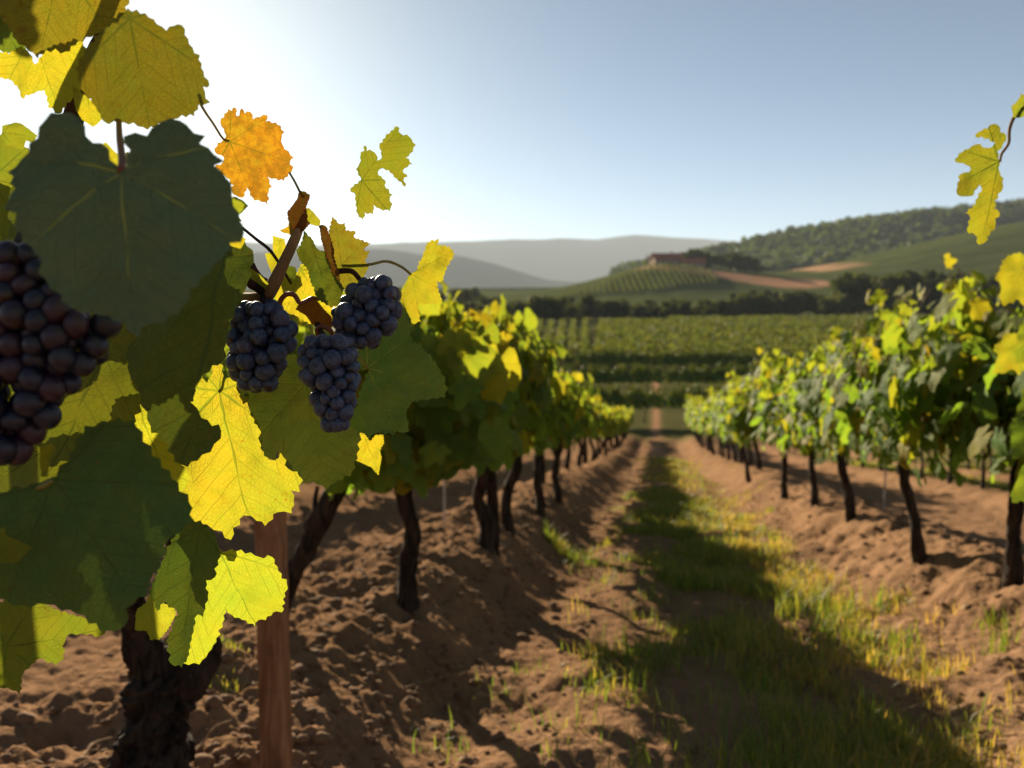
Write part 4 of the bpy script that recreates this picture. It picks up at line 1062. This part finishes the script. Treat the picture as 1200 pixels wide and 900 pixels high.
L(ZA(AA), ZA([(300, 425)])[0], ZA([(220, 835)])[0], 1.15, (0, -20), (.56, .18, .22), .05, [(1174, 180, 1.15), (1182, 168, 1.15), (1183, 152, 1.15), (1189, 136, 1.15), (1199, 122, 1.16), (1235, 90, 1.2), (1290, 75, 1.35), (1330, 200, 1.8), (1400, 380, 2.4)], (.0016, .002, .003, .005), M_CANE, label='lobed yellow green leaf hanging into the sky', wave=.06)
L(ZA([(365, 205), (360, 150), (400, 110), (420, 80), (470, 100), (480, 180), (400, 210)]), ZA([(380, 205)])[0], ZA([(425, 82)])[0], 1.15, (0, 20), (.4, .35, .2))
def rleaf(px, py, dd, s_m, ang, tint, tilt, seed):
    o2, th = leaf_outline(60, .42, 1.0, seed); s = s_m/dd*FPX; a = R(ang)
    pts = [(px+s*(u*math.cos(a)-v*math.sin(a)), py-s*(u*math.sin(a)+v*math.cos(a))) for u, v in o2]
    L(pts, (px, py), (px-s*math.sin(a), py-s*math.cos(a)), dd, tilt, tint, res=18)
for i, q in enumerate(((1196, 322, 2.3, .095, 150, (.72, .08, 0), (10, -20)), (1216, 395, 2.2, .09, 190, (.4, 0, .1), (30, -15)), (1222, 470, 2.1, .085, 165, (.2, 0, .2), (35, -25)),
                       (1206, 505, 2.05, .075, 200, (.15, 0, .2), (40, -30)), (1190, 410, 2.6, .08, 140, (.6, .2, .1), (15, 10)), (1215, 560, 2.1, .07, 185, (.2, 0, .2), (30, -10)), (1228, 340, 2.3, .085, 230, (.5, 0, .1), (0, 0)))):
    rleaf(*q, 400+i)
g = np.random.default_rng(77); n = 420
pos_ = np.stack([g.normal(0, .2, n), g.uniform(-.7, .7, n), g.uniform(.5, 1.55, n)], 1)
nr = np.stack([np.sign(pos_[:, 0]), np.zeros(n), np.full(n, .5)], 1)+g.normal(0, .4, (n, 3))
V, F, U, Tt = scatter_leaves(pos_, nr, np.tile((0, 0, -1.0), (n, 1))+g.normal(0, .3, (n, 3)), g.uniform(.05, .085, n), leaf_tints(n, .3, .03), TEMPL)
link('crown', raw_mesh('crown', V, F, M_LEAF, U, Tt), RV)
FORG = FORG_save; FV = FVs

# leaning vine behind the post
b0 = ghit(322, 745)
LV = empty('grape_vine', (b0[0], b0[1], gz(b0[0], b0[1])), 'vine with thin black slanting trunk behind the wooden post, yellow shoot tips', 'grapevine')
dd = float(np.dot(b0-CAM, FWD)); lo = np.array(LV.location)
pp = [P(310, 760, dd), P(334, 690, dd), P(356, 650, dd-.03), P(372, 615, dd-.05), P(396, 568, dd-.08), P(420, 520, dd-.1)]
V, F = tube(smooth_path([p-lo for p in pp], 60), [.04, .034, .028, .032, .027, .026], 16, .34, 12, 3.3, 2)
link('trunk', raw_mesh('trunk', V, F, M_BARK), LV)
pp = [P(372, 615, dd-.05), P(369, 590, dd-.05), P(372, 570, dd-.05)]
V, F = tube(smooth_path([p-lo for p in pp], 14), [.012, .009, .006], 8, .2, 5, 1.0)
link('cane', raw_mesh('cane', V, F, M_BARK), LV)
for pp, rr in (([P(420, 520, dd-.1), P(450, 500, dd+.05), P(490, 485, dd+.15), P(520, 480, dd+.3)], [.022, .016, .010, .006]), ([P(420, 520, dd-.1), P(400, 490, dd-.3), P(380, 470, dd-.6)], [.022, .016, .01])):
    V, F = tube(smooth_path([p-lo for p in pp], 24), rr, 10, .2, 6, 2.0); link('cordon_arm', raw_mesh('cordon_arm', V, F, M_BARK), LV)
g = np.random.default_rng(99); n = 260
pxs = g.uniform(400, 585, n); tops = np.interp(pxs, [400, 470, 500, 540, 560, 585], [470, 440, 385, 395, 372, 400]); bots = np.interp(pxs, [400, 450, 520, 585], [560, 555, 545, 520])
pys = tops+(bots-tops)*g.random(n)**.85; ds = g.uniform(2.5, 3.6, n)
pos_ = np.array([P(a, b, c) for a, b, c in zip(pxs, pys, ds)])-lo
tint = leaf_tints(n, .2, .04); tint[:, 0] = np.clip(tint[:, 0]+.5*np.clip(1-(pys-tops)/60, 0, 1), 0, .85)
V, F, U, Tt = scatter_leaves(pos_, np.array((.5, -.7, .35))+g.normal(0, .45, (n, 3)), np.array((.1, 0, -1.0))+g.normal(0, .35, (n, 3)), g.uniform(.06, .105, n), tint, TEMPL)
link('crown', raw_mesh('crown', V, F, M_LEAF, U, Tt), LV)

# ------------------------------------------------------------------ wooden post
pb = P(324, 893, 1.93); pt = P(316, 560, 1.93)
def post():
    s = .0275; n = 30; b = .004
    prof = [(-s+b, -s), (s-b, -s), (s, -s+b), (s, s-b), (s-b, s), (-s+b, s), (-s, s-b), (-s, -s+b)]
    k = len(prof); V = []
    ax = (pt-pb); Ln = np.linalg.norm(ax); a = R(-8)+YAW
    for i in range(n):
        q = -.14+(1.14)*i/(n-1); c = ax*q
        for u, v in prof:
            uu = u*math.cos(a)-v*math.sin(a); vv = u*math.sin(a)+v*math.cos(a)
            V.append(c+np.array((uu+.001*math.sin(i*1.7), vv, 0)))
    V = np.array(V)
    i, j = np.meshgrid(np.arange(n-1), np.arange(k), indexing='ij')
    F = np.stack([i*k+j, i*k+(j+1) % k, (i+1)*k+(j+1) % k, (i+1)*k+j], -1).reshape(-1, 4)
    o = link('wooden_post', raw_mesh('wooden_post', V, [F, np.array([list(range((n-1)*k, n*k))])], M_WOOD, smooth=False), None, pb)
    tag(o, 'square brown wooden post standing in the soil beside the thick gnarled trunk', 'post')
post()

M_STEEL = plain('galvanised_steel', (.38, .37, .34), .5, .5, 30, .2)
for (x_, y_, lab) in ((ROWL-.05, 5.35, 'thin pale metal stake rising above the shaded row between its nearest vines'), (ROWL+.02, 9.35, 'thin metal stake farther along the shaded row, top just above the leaves'), (ROWR+.03, 7.7, 'thin metal stake in the sunlit row among the leaves')):
    z_ = gz(x_, y_)
    V, F = tube(smooth_path([(0, 0, -.1), (.01, 0, .8), (.03, .01, 1.52)], 8), [.007, .007, .007], 8)
    tag(link('trellis_stake', raw_mesh('trellis_stake', V, F, M_STEEL), None, (x_, y_, z_)), lab, 'stake', 'thin metal stakes in the vine rows')

# ------------------------------------------------------------------ clods, grass
def clods():
    me0 = []
    for s in range(5):
        import bmesh
        bm = bmesh.new(); bmesh.ops.create_icosphere(bm, subdivisions=2, radius=1.0)
        V = np.array([v.co[:] for v in bm.verts]); F = np.array([[v.index for v in f.verts] for f in bm.faces]); bm.free()
        V *= (1+.65*fbm(V[:, 0]*1.3+s*5, V[:, 1]*1.3, V[:, 2]*1.3, 3)+.10*vnoise(V[:, 0]*5+s, V[:, 1]*5, V[:, 2]*5))[:, None]; V[:, 2] *= .72
        me0.append((V, F))
    Vs, Fs, off = [], [], 0
    n = 6000
    y = 1.5+10.5*rng.random(n)**1.7
    x = np.where(rng.random(n) < .55, ROWL+.32+rng.normal(0, .30, n), np.where(rng.random(n) < .6, ROWR-.25+rng.normal(0, .45, n), rng.uniform(-3.6, 4.6, n)))
    s = .003+.015*rng.random(n)**4+.005*rng.random(n)
    z = ground_z(x, y)
    for i in range(n):
        V, F = me0[i % 5]
        a = rng.uniform(0, 6.3); c, sn = math.cos(a), math.sin(a)
        v = V*s[i]; v = np.stack([v[:, 0]*c-v[:, 1]*sn, v[:, 0]*sn+v[:, 1]*c, v[:, 2]], 1)
        Vs.append(v+np.array((x[i], y[i], z[i]+s[i]*.15))); Fs.append(F+off); off += len(V)
    o = link('soil_clods', raw_mesh('soil_clods', np.concatenate(Vs), np.concatenate(Fs), M_CLOD))
    tag(o, 'loose crumbly brown clods scattered over the ploughed soil', 'soil', kind='stuff')
clods()

def twig(pxs, lab):
    pp = []
    for (a, b_, up_) in pxs:
        q = ghit(a, b_); pp.append(np.array((q[0], q[1], float(ground_z(np.array([q[0]]), np.array([q[1]]))[0])+up_)))
    V, F = tube(smooth_path([q-pp[0] for q in pp], 24), [.003, .0026, .0016], 7, .2, 10, pxs[0][0])
    tag(link('dry_twig', raw_mesh('dry_twig', V, F, M_CANE), None, pp[0]), lab, 'twig')
twig([(208, 898, .0), (232, 880, .02), (252, 872, .035), (272, 866, .03)], 'pale dry twig arching from the soil between trunk and post')
twig([(92, 892, .0), (110, 874, .03), (132, 868, .02)], 'thin dry twig on the clods left of the thick trunk')
twig([(455, 812, .0), (500, 800, .02), (540, 806, .012), (585, 800, .01)], 'long thin dry twig lying in the shade right of the post')
twig([(840, 640, .0), (870, 652, .015), (905, 655, .005)], 'dry twig on the sunlit wheel track beside the grass')

def grass():
    def tufts(n, fx, fy, rad, hgt, dry, per):
        X = fx(n); Y = fy(n)
        x = np.repeat(X, per)+rng.normal(0, rad, n*per); y = np.repeat(Y, per)+rng.normal(0, rad, n*per)
        h = np.repeat(hgt*rng.uniform(.5, 1.3, n), per)*rng.uniform(.4, 1.15, n*per)
        dr = np.repeat(np.clip(rng.normal(dry, .25, n), 0, 1), per)
        return x, y, h, np.clip(dr+rng.normal(0, .15, n*per), 0, 1)
    sets = []
    yd = lambda a, b, p=1.6: (lambda n: a+(b-a)*rng.random(n)**p)
    sets.append(tufts(1700, lambda n: rng.normal(.22, .22, n), yd(1.9, 13, 1.4), .05, .105, .14, 24))
    sets.append(tufts(650, lambda n: rng.normal(.78, .18, n), yd(2.0, 10), .05, .095, .5, 24))
    sets.append(tufts(600, lambda n: rng.normal(.45, .30, n), yd(8, 30, 1.0), .08, .11, .4, 14))
    # thick green tufts
    for px, py, k, hh in ((672, 655, 9, .17), (700, 665, 5, .13), (770, 640, 5, .10), (800, 700, 6, .10), (770, 720, 8, .12), (960, 735, 9, .17), (1000, 760, 8, .16), (975, 720, 6, .16), (860, 690, 6, .12), (745, 850, 6, .08), (1010, 850, 7, .12), (1060, 870, 8, .13),
                          (290, 795, 5, .07), (1195, 725, 3, .12), (820, 630, 5, .1), (780, 860, 5, .09)):
        p = ghit(px, py)
        sets.append(tufts(k, lambda n: p[0]+rng.normal(0, .10, n), lambda n: p[1]+rng.normal(0, .14, n), .035, hh, .12, 36))
    for px, py, k in ((890, 700, 14), (870, 720, 12), (930, 800, 12), (880, 760, 10), (1020, 800, 8), (840, 680, 8)):
        p = ghit(px, py)
        sets.append(tufts(k, lambda n: p[0]+rng.normal(0, .14, n), lambda n: p[1]+rng.normal(0, .2, n), .05, .09, .85, 34))
    for rx in (6.4, -5.7, 9.3):
        sets.append(tufts(500, lambda n: rng.normal(rx, .45, n), yd(6, 30, 1.0), .1, .16, .2, 12))
    x, y, h, dr = (np.concatenate(q) for q in zip(*sets))
    k = (fbm(x*1.5, y*.9, 3.3, 3) > rng.uniform(-.20, .12, len(x))) | (h > .13); x, y, h, dr = x[k], y[k], h[k], dr[k]
    n = len(x); z = ground_z(x, y)
    az = rng.uniform(0, 2*math.pi, n); dx, dy = np.cos(az), np.sin(az)
    wv = np.stack([-dy, dx, np.zeros(n)], 1)*(.0015+.0013*rng.random(n)+.00022*np.clip(y-3, 0, 30))[:, None]
    bend = rng.uniform(.15, 1.1, n)
    P0 = np.stack([x, y, z-.005], 1); D = np.stack([dx, dy, np.zeros(n)], 1); Zv = np.array((0, 0, 1.0))
    P1 = P0+D*(h*bend*.25)[:, None]+Zv*(h*.55)[:, None]
    P2 = P0+D*(h*bend*.8)[:, None]+Zv*(h*(1-.25*bend))[:, None]
    V = np.stack([P0-wv, P0+wv, P1+wv*.8, P1-wv*.8, P2], 1).reshape(-1, 3)
    b = np.arange(n)*5
    F4 = np.stack([b, b+1, b+2, b+3], 1); F3 = np.stack([b+3, b+2, b+4], 1)
    g1 = np.array((.055, .11, .018)); g2 = np.array((.12, .17, .026)); d1 = np.array((.36, .25, .07))
    u = rng.random(n)[:, None]
    c = (g1*(1-u)+g2*u); c = c*(1-dr[:, None])+d1*dr[:, None]
    o = link('grass', raw_mesh('grass', V, [F4, F3], M_GRASS, tint=np.repeat(c, 5, 0)))
    tag(o, 'patchy green and straw coloured grass down the middle of the alley', 'grass', kind='stuff')
grass()

# ------------------------------------------------------------------ haze
HAZE = True
if HAZE:
    b = NB('haze_air')
    pv = b.n('ShaderNodeVolumePrincipled'); pv.inputs['Color'].default_value = (.74, .85, .97, 1); pv.inputs['Density'].default_value = .00011
    pv.inputs['Anisotropy'].default_value = .0
    b.l(pv.outputs[0], b.out.inputs['Volume'])
    V, F = box(0, 0, 0, 23000, 23000, 2)
    zt_ = 520.0; zb = -14.0
    V[:4, 2] = zb; V[4:, 2] = zt_
    tag(link('haze', raw_mesh('haze', V, F, b.m, smooth=False)), 'thin warm air between here and the far ridges', 'haze', kind='stuff')
print('objects', len(bpy.data.objects), 'SUN', math.degrees(SUN_EL), math.degrees(SUN_AZ))
